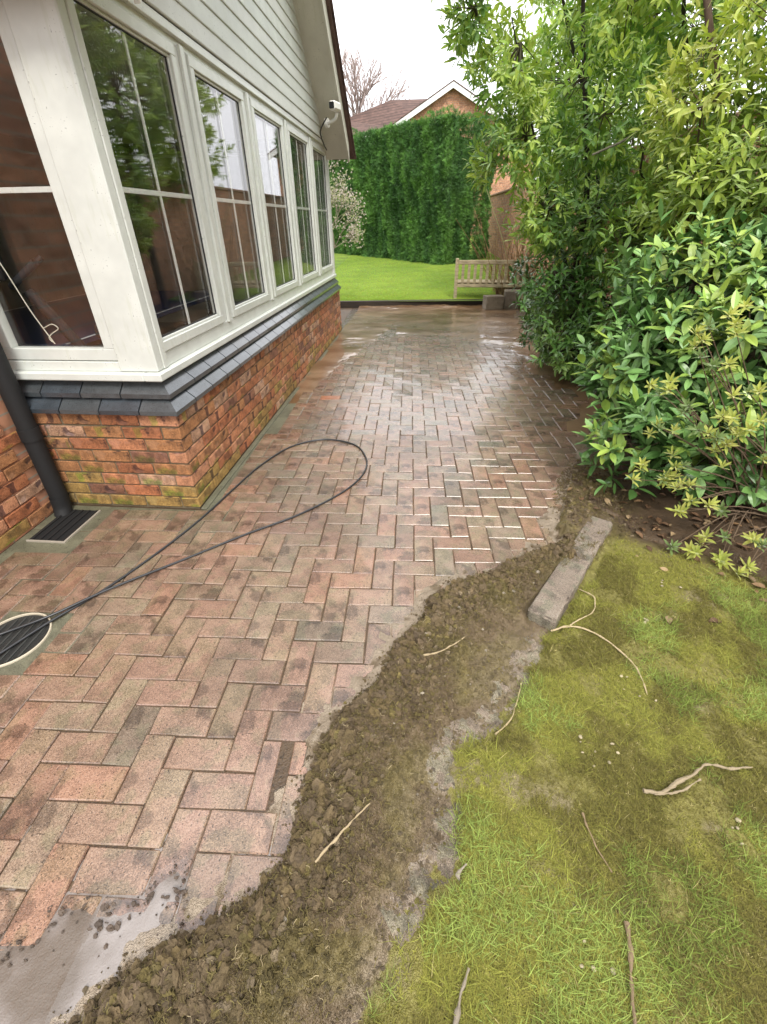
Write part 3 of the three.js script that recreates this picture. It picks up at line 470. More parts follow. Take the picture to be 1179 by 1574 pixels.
// silt washed over the far blocks, along the wall and the bed
function siltH(x, z) {
  const wallX = -1.3 + (-2.272 - z) * 0.0345 + 0.15;
  const bedD = -sdPoly(soilEdge, x, z);
  const curve = lerp(-0.35, -6.7, 0) && (x < -0.2 ? -6.85 + (x + 0.38) * -3.6 : -6.75 + Math.max(0, x - 0.6) * 0.75);   // front edge of the flooded part
  const far = smooth(0.35, -0.25, (z - curve) + wob(x, z, 3, 0.35));
  const alongWall = smooth(0.26, 0.02, x - wallX + wob(x, z, 6, 0.06) - 0.1 * smooth(-3.6, -6, z)) * smooth(-3.4, -4.6, z);
  const alongBed = smooth(0.5, 0.02, bedD + wob(x + 3, z, 5, 0.22)) * smooth(-2.9, -3.6, z);
  const m = Math.max(far, alongWall, alongBed * 0.95);
  return -0.011 + 0.0165 * m + 0.03 * far * m * (fbm(x * 1.5 + 2, z * 2.3, 4) - 0.5) + 0.0035 * m * fbm(x * 30, z * 30, 3) + 0.04 * smooth(-8.8, -9.3, z) * fbm(x * 7, z * 7, 3);
}
const silt = mesh('silt', grid(-1.25, 2.05, -9.42, -2.8, 0.02, siltH, (x, z) => mix3([0.14, 0.076, 0.034], [0.25, 0.16, 0.092], smooth(0.3, 0.72, fbm(x * 3 + 1, z * 5, 4))), (x, z) => siltH(x, z) > -0.009 && x > -1.3 + (-2.272 - z) * 0.0345 + 0.08), phy({ vertexColors: true, roughness: 0.3, clearcoat: 1, clearcoatRoughness: 0.1, bumpMap: rep(soilBump, 0.8), bumpScale: 0.002 }));
silt.userData = { kind: 'stuff', label: 'wet brown silt washed over the far paving', category: 'silt' }; scene.add(silt);
const waterMat = phy({ color: 0xffffff, transmission: 1, thickness: 0, roughness: 0.02, ior: 1.4, bumpMap: rep(soilBump, 3), bumpScale: 0.008 });
{
  const g = grid(-1.12, 1.9, -9.2, -6.4, 0.03, () => 0.0, null, (x, z) => smooth(0.1, -0.3, z + 6.75 + Math.max(0, x - 0.5) * -0.6 + (x < -0.2 ? (x + 0.2) * 2.6 : 0) + wob(x + 5, z, 2.2, 0.45)) > 0.4);
  const w = mesh('far_puddle', g.translate(0, 0.0068, 0), waterMat); w.userData = { kind: 'structure' }; scene.add(w);
}
// puddle at the near left: murky water that stands over the sunken blocks
const puddleLine = [[-1.3, -0.285], [-0.96, -0.299], [-0.882, -0.325], [-0.838, -0.378], [-0.73, -0.376], [-0.662, -0.385], [-0.637, -0.425], [-0.585, -0.47], [-0.556, -0.43], [-0.556, -0.36], [-0.53, -0.31], [-0.4, -0.2], [-0.2, 0.2]];
{
  const inP = (x, z) => { let c = false; const pl = [...puddleLine, [-0.2, 0.4], [-1.3, 0.4]]; for (let i = 0, j = pl.length - 1; i < pl.length; j = i++) { const [ax, az] = pl[i], [bx_, bz] = pl[j]; if ((az > z) !== (bz > z) && x < (bx_ - ax) * (z - az) / (bz - az) + ax) c = !c; } return c; };
  const film = phy({ color: 0xffffff, transmission: 1, thickness: 0, roughness: 0.0, ior: 1.36 });
  const w = mesh('near_puddle', grid(-1.3, -0.3, -0.52, 0.35, 0.006, () => 0.0058, null, (x, z) => inP(x + wob(x, z, 24, 0.02), z + wob(x + 4, z, 24, 0.022))), film); w.userData = { kind: 'structure' }; scene.add(w);
  const loop = [...puddleLine, [-0.2, 0.4]], depth = (x, z) => { const q = inP(x, z) ? 1 : -1; let m = 9; for (let i = 1; i < loop.length - 1; i++) { const [ax, az] = loop[i], [ex, ez] = [loop[i + 1][0] - ax, loop[i + 1][1] - az], t = clamp(((x - ax) * ex + (z - az) * ez) / (ex * ex + ez * ez)); m = Math.min(m, Math.hypot(x - ax - ex * t, z - az - ez * t)); } return q * m; };
  const slH = (x, z) => -0.0062 + 0.0098 * smooth(-0.03, 0.07, depth(x, z)) + 0.006 * (fbm(x * 13 + 3, z * 13, 4) - 0.5) + 0.0015 * (fbm(x * 60, z * 60, 2) - 0.5);
  const sl = mesh('slurry', grid(-1.3, -0.3, -0.52, 0.35, 0.006, slH, (x, z) => mix3([0.12, 0.095, 0.073], [0.235, 0.205, 0.185], smooth(0.25, 0.7, fbm(x * 9, z * 9, 5))), (x, z) => slH(x, z) > -0.0065), std({ vertexColors: true, roughness: 0.35, bumpMap: rep(soilBump, 0.4), bumpScale: 0.0015 }));
  tagTop(sl, 'pale grey slurry settled on the blocks in the near puddle', 'slurry', 'stuff');
  // crumbs lying in the water
  const rg = rngOf(91), ms = [], cs = [], s0 = (() => { const g = new THREE.IcosahedronGeometry(1, 2), p = g.attributes.position; for (let i = 0; i < p.count; i++) { const x = p.getX(i), y = p.getY(i), z = p.getZ(i), s = 0.3 + 1.2 * fbm(x * 2.2 + 20, y * 2 + z * 2.2 + 20, 3); p.setXYZ(i, x * s, y * s, z * s); } g.computeVertexNormals(); return g; })(), q = new THREE.Quaternion();
  for (let i = 0; i < 170; i++) {
    const e = Math.floor(rg() * (puddleLine.length - 3)) + 1, t = rg(), a = puddleLine[e], b = puddleLine[e + 1], off = Math.abs(rg() + rg() + rg() - 1.5) * 0.09;
    const x = lerp(a[0], b[0], t) + (rg() - 0.5) * 0.05, z = lerp(a[1], b[1], t) + off + (rg() - 0.5) * 0.02; if (sdPoly(soilEdge, x, z) > 0) continue;
    const s = 0.0018 + 0.007 * Math.pow(rg(), 3); q.setFromEuler(new THREE.Euler(rg() * 6, rg() * 6, 0)); ms.push(new THREE.Matrix4().compose(V3(x, 0.006, z), q.clone(), V3(s * rr(0.8, 1.8, rg), s * 0.6, s))); const v = rr(0.7, 1.4, rg); cs.push([0.07 * v, 0.05 * v, 0.035 * v]);
  }
  const cr = instanced('puddle_crumbs', s0, std({ color: 0xffffff, roughness: 0.7 }), ms, cs); tagTop(cr, 'dark crumbs of earth lying in the near puddle', 'soil crumbs', 'stuff');
}

// ---------------------------------------------------------------- lawns
function bladeGeo(bend, w = 0.0018, rows = 3) { // height 1 along y
  const T = [], pt = (t, s) => [s * w * (1 - t * 0.85) * 20, t - 0.25 * bend * t * t, bend * t * t];
  for (let i = 0; i < rows; i++) { const a = i / rows, b = (i + 1) / rows; T.push([pt(a, -1), pt(a, 1), pt(b, 1)]); if (i < rows - 1) T.push([pt(a, -1), pt(b, 1), pt(b, -1)]); else T[T.length - 1] = [pt(a, -1), pt(a, 1), pt(1, 0)]; }
  return fromTris(T);
}
const grassTone = (x, z, rg, base) => { const p = fbm(x * 6.2 + 11, z * 6.2 + 2, 4), t = clamp(smooth(0.38, 0.6, p) + (rg() - 0.5) * 0.9), v = rr(0.7, 1.3, rg); const c = rg() < 0.018 ? [0.42, 0.36, 0.15] : mix3(base[0], base[1], t); return c.map(k => k * v); };
{
  const lawnNear = new THREE.Group(); lawnNear.name = 'lawn_grass'; lawnNear.userData = { kind: 'stuff', label: 'short mossy grass on the near right of the paving', category: 'grass' }; scene.add(lawnNear);
  const rg = rngOf(55), q = new THREE.Quaternion(), geos = [0.35, 0.7, 1.1].map(b => bladeGeo(b, 0.0016));
  const sets = [[], [], []], cols = [[], [], []];
  let n = 0, tries = 0;
  while (n < 140000 && tries++ < 1000000) {
    const z = rr(-2.15, 0.45, rg), x = rr(-0.3, 2.9, rg);
    if (x > 1.0 * (0.42 - z) + 0.8) continue;
    const g = sdPoly(grassEdge, x, z) + wob(x, z, 9, 0.05), b = sdPoly(bedEdge, x, z);
    if (g < 0 || (z < -1.55 && sdPoly(kerbLine, x, z) < 0.1)) continue;
    const edge = Math.exp(-g * 14), bare = smooth(0.54, 0.66, fbm(x * 9 + 40, z * 9, 4)), bedK = smooth(0.0, 0.3, -(b) + wob(x, z, 6, 0.12));
    if (rg() < bare * 0.85 || rg() > bedK * 0.97 + 0.0) continue;
    const lush = smooth(0.48, 0.62, fbm(x * 4.2 + 80, z * 4.2 + 3, 4));
    const tall = rg() < 0.16 + 0.3 * edge + 0.35 * lush, h = tall ? rr(0.018, 0.05, rg) : rr(0.008, 0.02, rg);
    q.setFromEuler(new THREE.Euler(rr(-0.9, 0.9, rg), rg() * 6.283, rr(-0.9, 0.9, rg)));
    const k = Math.floor(rg() * 3); sets[k].push(new THREE.Matrix4().compose(V3(x, soilH(x, z) - 0.002, z), q.clone(), V3(tall ? 0.035 : 0.03, h, h)));
    cols[k].push(grassTone(x, z, rg, lush * (tall ? 1 : 0.5) > 0.4 ? [[0.21, 0.275, 0.05], [0.33, 0.42, 0.10]] : [[0.175, 0.16, 0.034], [0.31, 0.325, 0.062]])); n++;
  }
  const gm = phy({ color: 0xffffff, roughness: 0.95, transmission: 0.3, thickness: 0, specularIntensity: 0.4 });
  for (let k = 0; k < 3; k++) instanced('grass_blades', geos[k], gm, sets[k], cols[k], lawnNear);
  // moss: tiny dense tufts
  const ms = [], mc = [], mg = mergeGeometries([0, 1, 2, 3].map(k => bladeGeo(0.6, 0.004, 2).rotateY(k * 1.6 + 0.3)));
  tries = 0;
  while (ms.length < 165000 && tries++ < 1000000) {
    const z = rr(-2.1, 0.45, rg), x = rr(-0.3, 2.9, rg); if (x > 1.0 * (0.42 - z) + 0.8) continue;
    const g = sdPoly(grassEdge, x, z) + wob(x, z, 9, 0.05), b = sdPoly(bedEdge, x, z); if (g < 0.01 || (z < -1.55 && sdPoly(kerbLine, x, z) < 0.1)) continue;
    if (rg() > smooth(-0.02, 0.22, -b + wob(x, z, 6, 0.1))) continue;
    if (rg() < smooth(0.54, 0.66, fbm(x * 9 + 40, z * 9, 4)) * 0.85) continue;
    const s = rr(0.004, 0.011, rg); q.setFromEuler(new THREE.Euler(rr(-0.4, 0.4, rg), rg() * 6.3, rr(-0.4, 0.4, rg)));
    ms.push(new THREE.Matrix4().compose(V3(x, soilH(x, z) - 0.001, z), q.clone(), V3(0.02, s, s * 1.2))); mc.push(grassTone(x, z, rg, [[0.14, 0.12, 0.028], [0.26, 0.25, 0.045]]));
  }
  instanced('moss', mg, std({ color: 0xffffff, roughness: 0.95 }), ms, mc, lawnNear);
}
const lawnY = z => z > -9.4 ? 0.1 : 0.1 + (-9.4 - z) * 0.035 - 0.00004 * (z + 9.4) ** 2;
{
  const lawn = mesh('lawn', grid(-16, 6, -46, -9.36, 0.25, (x, z) => lawnY(z) + 0.012 * fbm(x, z, 3), (x, z) => mix3([0.25, 0.37, 0.05], [0.36, 0.47, 0.075], smooth(0.35, 0.65, fbm(x * 0.6, z * 0.35, 3)))), std({ vertexColors: true, roughness: 0.95, map: rep(lawnTex, 0.9), bumpMap: rep(soilBump, 0.5), bumpScale: 0.02 }));
  lawn.userData = { kind: 'structure' }; scene.add(lawn);
  const rg = rngOf(66), ms = [], cs = [], q = new THREE.Quaternion(), g3 = mergeGeometries([0, 1, 2].map(k => bladeGeo(0.6, 0.004, 2).rotateY(k * 2.1).translate(k * 0.3 - 0.3, 0, (k % 2) * 0.4)));
  for (let i = 0; i < 60000; i++) { const z = -9.42 - 9 * Math.pow(rg(), 1.7), x = rr(-2.2, 3.0, rg), h = rr(0.02, 0.04, rg); q.setFromEuler(new THREE.Euler(rr(-0.5, 0.5, rg), rg() * 6.3, rr(-0.5, 0.5, rg))); ms.push(new THREE.Matrix4().compose(V3(x, lawnY(z), z), q.clone(), V3(0.03, h, 0.03))); cs.push(mix3([0.23, 0.36, 0.04], [0.38, 0.50, 0.075], clamp(fbm(x * 1.3, z * 0.9, 3) * 1.6 - 0.3)).map(k => k * rr(0.8, 1.2, rg))); }
  const b = instanced('far_grass', g3, phy({ color: 0xffffff, roughness: 0.95, transmission: 0.3, thickness: 0, specularIntensity: 0.3 }), ms, cs); tagTop(b, 'bright mown grass beyond the timber edging', 'grass', 'stuff');
}

// ---------------------------------------------------------------- hard things on the ground
// timber sleeper that holds the far lawn
{
  const dark = std({ color: lin(0.045, 0.03, 0.02), roughness: 0.75, map: rep(woodTex, 0.5), bumpMap: rep(woodTex, 0.4), bumpScale: 0.006 });
  const g = bb(-1.75, 1.75, 0, 0.125, -0.05, 0.05, 0.008), p = g.attributes.position;
  const s = mesh('timber_edging', g, dark); s.position.set(0.1, -0.01, -9.33); s.rotation.y = 0.045;
  tagTop(s, 'long dark timber edging holding the far lawn', 'edging');
  const cm = std({ color: lin(0.20, 0.165, 0.12), roughness: 0.9, map: rep(speck, 0.3), bumpMap: rep(speckBump, 0.2), bumpScale: 0.005 });
  const blk = (label, w, h, d, x, y, z, t) => { const b = mesh(numbered('stone_block'), chamfer(w, h, d, 0.012, 0.008), cm); b.position.set(x, y + h / 2, z); b.rotation.y = t; tagTop(b, label, 'block'); b.userData.group = 'blocks by the bench'; };
  blk('rough stone block left of its taller neighbour, in front of the bench', 0.34, 0.25, 0.26, 1.60, 0, -8.92, 0.1);
  blk('rough stone block standing higher, at the right end of the bench', 0.30, 0.33, 0.28, 1.96, 0, -9.0, -0.15);
}
// bench seen from behind
{
  const b = thing('garden_bench', 'small weathered wooden garden bench seen from behind on the far lawn', 'bench', [0.93, 0.075, -9.52], -0.10); b.scale.setScalar(1.07);
  const w1 = std({ color: lin(0.72, 0.66, 0.5), roughness: 0.8, map: rep(woodTex, 0.3), bumpMap: rep(woodTex, 0.3), bumpScale: 0.002 });
  const W = 1.22;
  for (const x of [0, W]) { mesh('back_post', bx(0.06, 0.72, 0.05, x, 0.36, 0, 0.008), w1, b); mesh('front_leg', bx(0.055, 0.5, 0.05, x, 0.25, -0.44, 0.006), w1, b); mesh('arm_rest', bx(0.07, 0.03, 0.5, x, 0.51, -0.24, 0.008), w1, b); }
  mesh('top_rail', bx(W - 0.062, 0.07, 0.032, W / 2, 0.655, 0, 0.006), w1, b);
  mesh('bottom_rail', bx(W - 0.062, 0.05, 0.032, W / 2, 0.26, 0, 0.006), w1, b);
  for (let i = 0; i < 10; i++) mesh('back_slat', bx(0.05, 0.335, 0.018, 0.115 + i * 0.11, 0.4525, 0, 0.004), w1, b);
  for (let i = 0; i < 5; i++) mesh('seat_slat', bx(W - 0.06, 0.022, 0.07, W / 2, 0.31, -0.08 - i * 0.085, 0.004), w1, b);
  mesh('seat_rail', bx(W - 0.062, 0.06, 0.03, W / 2, 0.265, -0.44, 0.004), w1, b);
}
// kerb stone, pushed out of line, and the broken haunching beside it
{
  const k = mesh('kerb_stone', (() => { const g = new THREE.BoxGeometry(0.118, 0.15, 0.86, 14, 16, 90).toNonIndexed(), p = g.attributes.position; for (let i = 0; i < p.count; i++) { let x = p.getX(i), y = p.getY(i), z = p.getZ(i); const ex = smooth(0.049, 0.059, Math.abs(x)), ey = smooth(0.065, 0.075, Math.abs(y)), ez = smooth(0.42, 0.43, Math.abs(z)), e = ex * ey + ey * ez + ex * ez, n = fbm(x * 40 + z * 9 + 20, y * 40 + z * 22 + 20, 3); const k = e * (0.003 + 0.010 * smooth(0.5, 0.75, fbm(z * 18 + 5, x * 20 + y * 20 + 9, 3))) + 0.003 * (n - 0.5); p.setXYZ(i, x - Math.sign(x) * k, y - Math.sign(y) * k, z - Math.sign(z) * k); } g.computeVertexNormals(); return boxUV(g); })(), std({ color: lin(0.40, 0.34, 0.275), roughness: 0.85, map: rep(paverTex, 0.5), bumpMap: rep(speckBump, 0.12), bumpScale: 0.006 }));
  k.position.set(0.815, -0.008, -1.64); k.rotation.set(0.0, -0.625, 0.02); tagTop(k, 'long pale concrete kerb stone lying between the earth heap and the mossy lawn', 'kerb stone');
  // rough concrete bedding that once carried the kerb, running on along the grass edge
  const path = [[0.545, -1.24], [0.46, -1.12], [0.40, -1.03], [0.345, -0.935], [0.245, -0.855], [0.15, -0.775], [0.115, -0.70], [0.135, -0.60], [0.095, -0.50], [0.045, -0.42], [-0.03, -0.36]];
  const pc = new THREE.CatmullRomCurve3(path.map(([x, z]) => V3(x, 0, z))), nU = 240, nV = 16, pos = [], idx = [];
  for (let i = 0; i <= nU; i++) { const c = pc.getPointAt(i / nU), t = pc.getTangentAt(i / nU), w = 0.045 + 0.03 * fbm(i * 0.05 + 3, 7, 3); for (let j = 0; j <= nV; j++) { const v = (j / nV - 0.5) * 2, x = c.x - t.z * v * w, z = c.z + t.x * v * w; pos.push(x, soilH(x, z) + 0.019 * (1 - v * v) * (fbm(x * 22 + 5, z * 22, 4) * 2.1 - 0.55) - 0.006 + 0.007 * (fbm(x * 90, z * 90, 2) - 0.5), z); } }
  for (let i = 0; i < nU; i++) for (let j = 0; j < nV; j++) { const q = i * (nV + 1) + j; idx.push(q, q + 1, q + nV + 1, q + 1, q + nV + 2, q + nV + 1); }
  const g = new THREE.BufferGeometry(); g.setAttribute('position', new THREE.BufferAttribute(new Float32Array(pos), 3)); g.setIndex(idx); g.computeVertexNormals(); boxUV(g);
  tagTop(mesh('concrete_bedding', g, std({ color: lin(0.31, 0.26, 0.20), roughness: 0.85, map: rep(paverTex, 0.4), bumpMap: rep(soilBump, 0.2), bumpScale: 0.006 })), 'rough half-buried concrete bedding along the grass edge below the kerb stone', 'concrete');
}
// hose: in from the left, a loop on the blocks, and back
{
  const pts = [[-1.9, -0.82], [-1.67, -0.957], [-1.608, -1.066], [-1.525, -1.222], [-1.402, -1.418], [-1.286, -1.684], [-1.187, -1.972], [-1.103, -2.328], [-1.026, -2.634], [-0.868, -2.947], [-0.639, -3.068], [-0.399, -2.981], [-0.289, -2.751], [-0.286, -2.563], [-0.371, -2.35], [-0.62, -2.055], [-0.866, -1.862], [-1.128, -1.639], [-1.385, -1.40], [-1.53, -1.25], [-1.681, -1.158], [-1.8, -1.06], [-2.0, -0.95]];
  const n = pts.length, h = mesh('hose', tube(pts.map(([x, z], i) => [x, 0.0075 + (i === n - 5 || i === n - 4 ? 0.012 : 0) + 0.001 * Math.sin(i * 2.1), z]), 0.0058, 320, 10), phy({ color: lin(0.022, 0.024, 0.026), roughness: 0.38, clearcoat: 0.25, clearcoatRoughness: 0.3 }));
  tagTop(h, 'thin black hose lying in a long loop on the block paving', 'hose');
}
// round drain cover with a pale ring
{
  const d = thing('drain_cover', 'round dark drain cover with a pale ring set in the blocks under the hose', 'drain cover', [-1.625, 0, -1.14]);
  mesh('ring', new THREE.LatheGeometry([[0.133, -0.03], [0.133, 0.001], [0.135, 0.003], [0.1385, 0.003], [0.141, 0.0], [0.141, -0.03]].map(p => new THREE.Vector2(...p)), 64), std({ color: lin(0.50, 0.44, 0.33), roughness: 0.6 }), d);
  mesh('cover', new THREE.CylinderGeometry(0.1325, 0.1325, 0.02, 48).translate(0, -0.016, 0), std({ color: lin(0.03, 0.03, 0.027), roughness: 0.55, bumpMap: rep(speckBump, 0.1), bumpScale: 0.003 }), d);
  for (let k = 0; k < 7; k++) { const x = -0.09 + k * 0.03, L = 2 * Math.sqrt(0.12 ** 2 - x * x); mesh('rib', bx(0.008, 0.006, L, x, -0.004, 0, 0.002), std({ color: lin(0.035, 0.036, 0.032), roughness: 0.5 }), d); }
  const infill = mesh('mortar_collar', new THREE.RingGeometry(0.1412, 0.3, 48).rotateX(-Math.PI / 2), M.mossyConcrete, d); infill.position.y = -0.0052;
}
// square gully at the foot of the black corner tube
{
  const g = thing('drain_gully', 'black square gully with a pale metal rim at the foot of the black corner tube', 'drain', [-1.945, 0, -1.87], -0.0345);
  const rim = std({ color: lin(0.42, 0.38, 0.31), roughness: 0.45, metalness: 0.3 });
  mesh('rim', mergeGeometries([bb(-0.112, 0.112, -0.03, 0.006, 0.098, 0.108, 0.002), bb(0.102, 0.112, -0.03, 0.006, -0.2, 0.098, 0.002)]), rim, g);
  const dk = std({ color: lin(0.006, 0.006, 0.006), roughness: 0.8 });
  mesh('black_plate', mergeGeometries([bb(-0.112, 0.102, -0.0075, -0.002, -0.2, 0.098, 0.0005)]), dk, g);  // thin flat plate: the darkness of the opening is put into its black colour
  for (let k = 0; k < 5; k++) mesh('grate_bar', bx(0.012, 0.006, 0.29, -0.09 + k * 0.045, 0.0025, -0.05, 0.002), std({ color: lin(0.009, 0.009, 0.009), roughness: 0.6 }), g);
}
// twigs
{
  const bark = c => std({ color: lin(...c), roughness: 0.85, bumpMap: rep(speckBump, 0.05), bumpScale: 0.001 });
  const knobbly = (g, r0) => { const p = g.attributes.position, n = g.attributes.normal; for (let i = 0; i < p.count; i++) { const x = p.getX(i), y = p.getY(i), z = p.getZ(i), k = r0 * (1.3 * (fbm(x * 70 + 30, z * 70 + 30, 2) - 0.5)), b = r0 * 1.6 * (fbm(x * 28 + 9, z * 28 + 4, 2) - 0.5); p.setXYZ(i, x + n.getX(i) * k + b, y + n.getY(i) * k, z + n.getZ(i) * k + b * 0.6); } g.computeVertexNormals(); return g; };
  const tw = (label, lines, r, col, lift = 0.008) => {
    const gs = lines.map(([pts, k = 1]) => knobbly(limb(pts.map(([x, z, y = 0], i) => [x, Math.max(0, soilH(x, z)) + lift + y + 0.003 * Math.sin(i * 2.7 + x * 9), z]), r * k, r * 0.5 * k, 8, 40), r));
    tagTop(mesh(numbered('twig'), mergeGeometries(gs), bark(col)), label, 'twig');
  };
  tw('thick crooked grey stick lying across the near lawn', [[[[0.691, -0.665], [0.745, -0.662], [0.806, -0.693], [0.86, -0.715], [0.915, -0.742], [0.98, -0.735], [1.04, -0.738]]], [[[0.72, -0.655], [0.80, -0.668], [0.87, -0.70]], 0.6]], 0.0056, [0.34, 0.27, 0.17], 0.016);
  tw('straight brown stick lying at the bottom of the lawn', [[[[0.53, -0.385], [0.515, -0.33], [0.50, -0.285], [0.485, -0.22], [0.47, -0.15]]]], 0.0052, [0.27, 0.19, 0.11], 0.016);
  tw('short bent brown twig in the brightest patch of grass', [[[[0.502, -0.602], [0.502, -0.55], [0.508, -0.52], [0.53, -0.47]]]], 0.0032, [0.28, 0.20, 0.11], 0.016);
  tw('long curved pale root beside the end of the kerb stone', [[[[0.597, -1.253], [0.66, -1.262], [0.713, -1.248], [0.78, -1.195], [0.825, -1.14], [0.852, -1.07], [0.846, -0.969]]], [[[0.66, -1.262], [0.72, -1.29], [0.785, -1.335], [0.825, -1.42], [0.78, -1.498]], 0.8]], 0.0042, [0.46, 0.36, 0.21], 0.014);
  tw('straight pale stick lying on the widest part of the earth heap', [[[[-0.218, -0.453], [-0.15, -0.525], [-0.088, -0.59]]]], 0.0042, [0.44, 0.34, 0.2], 0.02);
  tw('straight pale stick on the earth heap below the kerb stone', [[[[0.073, -1.06], [0.15, -1.11], [0.244, -1.175]]]], 0.0038, [0.40, 0.31, 0.18], 0.022);
  tw('flat grey stick at the grass edge at the bottom of the picture', [[[[0.10, -0.17], [0.125, -0.24], [0.153, -0.291]]]], 0.006, [0.32, 0.27, 0.2], 0.016);
  tw('stubby grey stick end at the grass edge beside the heap', [[[[0.141, -0.447], [0.169, -0.474]]]], 0.0055, [0.36, 0.31, 0.24], 0.016);
  tw('thin curved root along the edge between bare earth and grass', [[[[0.302, -0.822], [0.36, -0.87], [0.39, -0.925], [0.427, -1.013]]]], 0.003, [0.46, 0.36, 0.2], 0.012);
}
{ // dead leaves lying on the bed under the shrubs and thinly on the lawn
  const rg = rngOf(83), ms = [], cs = [], q = new THREE.Quaternion(), T = []; const w = [0, 0.3, 0.42, 0.34, 0]; for (let i = 0; i < 4; i++) for (const sd of [-1, 1]) { const a = [0, i / 4 - 0.5, 0.1 * Math.sin(i)], b = [0, (i + 1) / 4 - 0.5, 0.1 * Math.sin(i + 1)], c = [sd * w[i] * 0.6, i / 4 - 0.5, 0.14 + 0.1 * Math.sin(i)], d = [sd * w[i + 1] * 0.6, (i + 1) / 4 - 0.5, 0.14 + 0.1 * Math.sin(i + 1)]; T.push([a, c, d], [a, d, b]); }
  const g = fromTris(T).rotateX(-Math.PI / 2);
  for (let i = 0; i < 1500; i++) { const z = -1.3 - 4.2 * Math.pow(rg(), 1.4), x = rr(0.8, 3.0, rg), b = sdPoly(bedEdge, x, z), d = sdPoly(soilEdge, x, z); if (d < 0.02 || rg() > smooth(-0.25, 0.25, b) + 0.012) continue; const s = rr(0.018, 0.06, rg); q.setFromEuler(new THREE.Euler(rr(-0.35, 0.35, rg), rg() * 6.3, rr(-0.35, 0.35, rg))); ms.push(new THREE.Matrix4().compose(V3(x, soilH(x, z) + 0.006, z), q.clone(), V3(s, s, s))); const t = rg(), v = rr(0.6, 1.3, rg); cs.push((t < 0.6 ? [0.13, 0.07, 0.032] : t < 0.85 ? [0.20, 0.12, 0.055] : [0.27, 0.19, 0.10]).map(c => c * v)); }
  tagTop(instanced('fallen_leaves', g, std({ color: 0xffffff, roughness: 0.8 }), ms, cs), 'dead brown leaves lying on the soil under the shrubs', 'leaves', 'stuff');
}
{ // small pale stones and petals scattered on the lawn
  const rg = rngOf(77), ms = [], cs = [], q = new THREE.Quaternion();
  for (let i = 0; i < 30; i++) { const c = [[0.79, -0.99], [0.56, -0.80], [0.63, -0.76], [1.0, -1.3], [1.2, -1.5], [0.9, -0.6], [0.45, -0.3]][i % 7], w = i < 28 ? 0.05 : 0.3, x = c[0] + rr(-w, w, rg), z = c[1] + rr(-w, w, rg), s = rr(0.003, 0.007, rg); if (sdPoly(grassEdge, x, z) < 0.03) continue; q.setFromEuler(new THREE.Euler(rg() * 6, rg() * 6, 0)); ms.push(new THREE.Matrix4().compose(V3(x, soilH(x, z) + 0.007, z), q.clone(), V3(s, s * 0.6, s * 1.2))); const v = rr(0.6, 1, rg); cs.push([0.45 * v, 0.38 * v, 0.24 * v]); }
  tagTop(instanced('lawn_pebbles', new THREE.IcosahedronGeometry(1, 1), std({ color: 0xffffff, roughness: 0.8 }), ms, cs), 'tiny pale stones scattered on the near lawn', 'pebbles', 'stuff');
}
console.log('ground done');
// ---------------------------------------------------------------- plants
function leafGeo(W, fold, curl, rows = 4, point = 0.9) {               // unit leaf along +y, face towards +z, midrib fold and droop
  const T = [], wd = t => W * 0.5 * Math.pow(Math.sin(Math.PI * Math.pow(t, point)), 0.8), pt = (t, s) => { const w = wd(t) * s; return [w, t - 0.12 * curl * t * t, Math.abs(w) * fold - curl * 0.5 * t * t]; };
  for (let i = 0; i < rows; i++) { const a = i / rows, b = (i + 1) / rows; for (const s of [-1, 1]) { if (i === 0) T.push(s > 0 ? [pt(0, 0), pt(b, 1), pt(b, 0)] : [pt(0, 0), pt(b, 0), pt(b, -1)]); else if (i === rows - 1) T.push(s > 0 ? [pt(a, 0), pt(a, 1), pt(1, 0)] : [pt(a, 0), pt(1, 0), pt(a, -1)]); else if (s > 0) T.push([pt(a, 0), pt(a, 1), pt(b, 1)], [pt(a, 0), pt(b, 1), pt(b, 0)]); else T.push([pt(a, 0), pt(b, -1), pt(a, -1)], [pt(a, 0), pt(b, 0), pt(b, -1)]); } }
  const g = fromTris(T); return g;
}
function leafMatrix(pos, dir, up, L) {
  const y = dir.clone().normalize(), z = up.clone().addScaledVector(y, -up.dot(y)); if (z.lengthSq() < 1e-4) z.set(y.y, -y.x, 0.1); z.normalize(); const x = y.clone().cross(z);
  const m = new THREE.Matrix4().makeBasis(x.multiplyScalar(L), y.multiplyScalar(L), z.multiplyScalar(L)); m.setPosition(pos); return m;
}
const CAM = V3(0, 1.472, 0);
// leaves: list of {m, t}; the nearest that face the camera become meshes of their own, the others one mass
function foliage(root, list, geos, tones, matOf, single, seed) {
  const rg = rngOf(seed), mats = tones.map(c => matOf(lin(...c))), v = V3(0, 0, 0);
  for (const l of list) { v.setFromMatrixPosition(l.m); l.d = v.distanceTo(CAM); l.out = v.z > -0.5 || Math.abs(v.x) > 1.15 * (0.45 - v.z) ? 1 : 0; }
  list.sort((a, b) => a.out - b.out || a.d - b.d);
  list.slice(0, single).forEach(l => { const m = mesh('leaf', geos[l.g], mats[l.t], root); m.applyMatrix4(l.m); });
  const white = matOf(new THREE.Color(1, 1, 1));
  geos.forEach((g, k) => { const r = list.slice(single).filter(l => l.g === k); if (r.length) instanced('foliage', g, white, r.map(l => l.m), r.map(l => { const s = rr(0.8, 1.2, rg); return tones[l.t].map(c => c * s); }), root); });
}
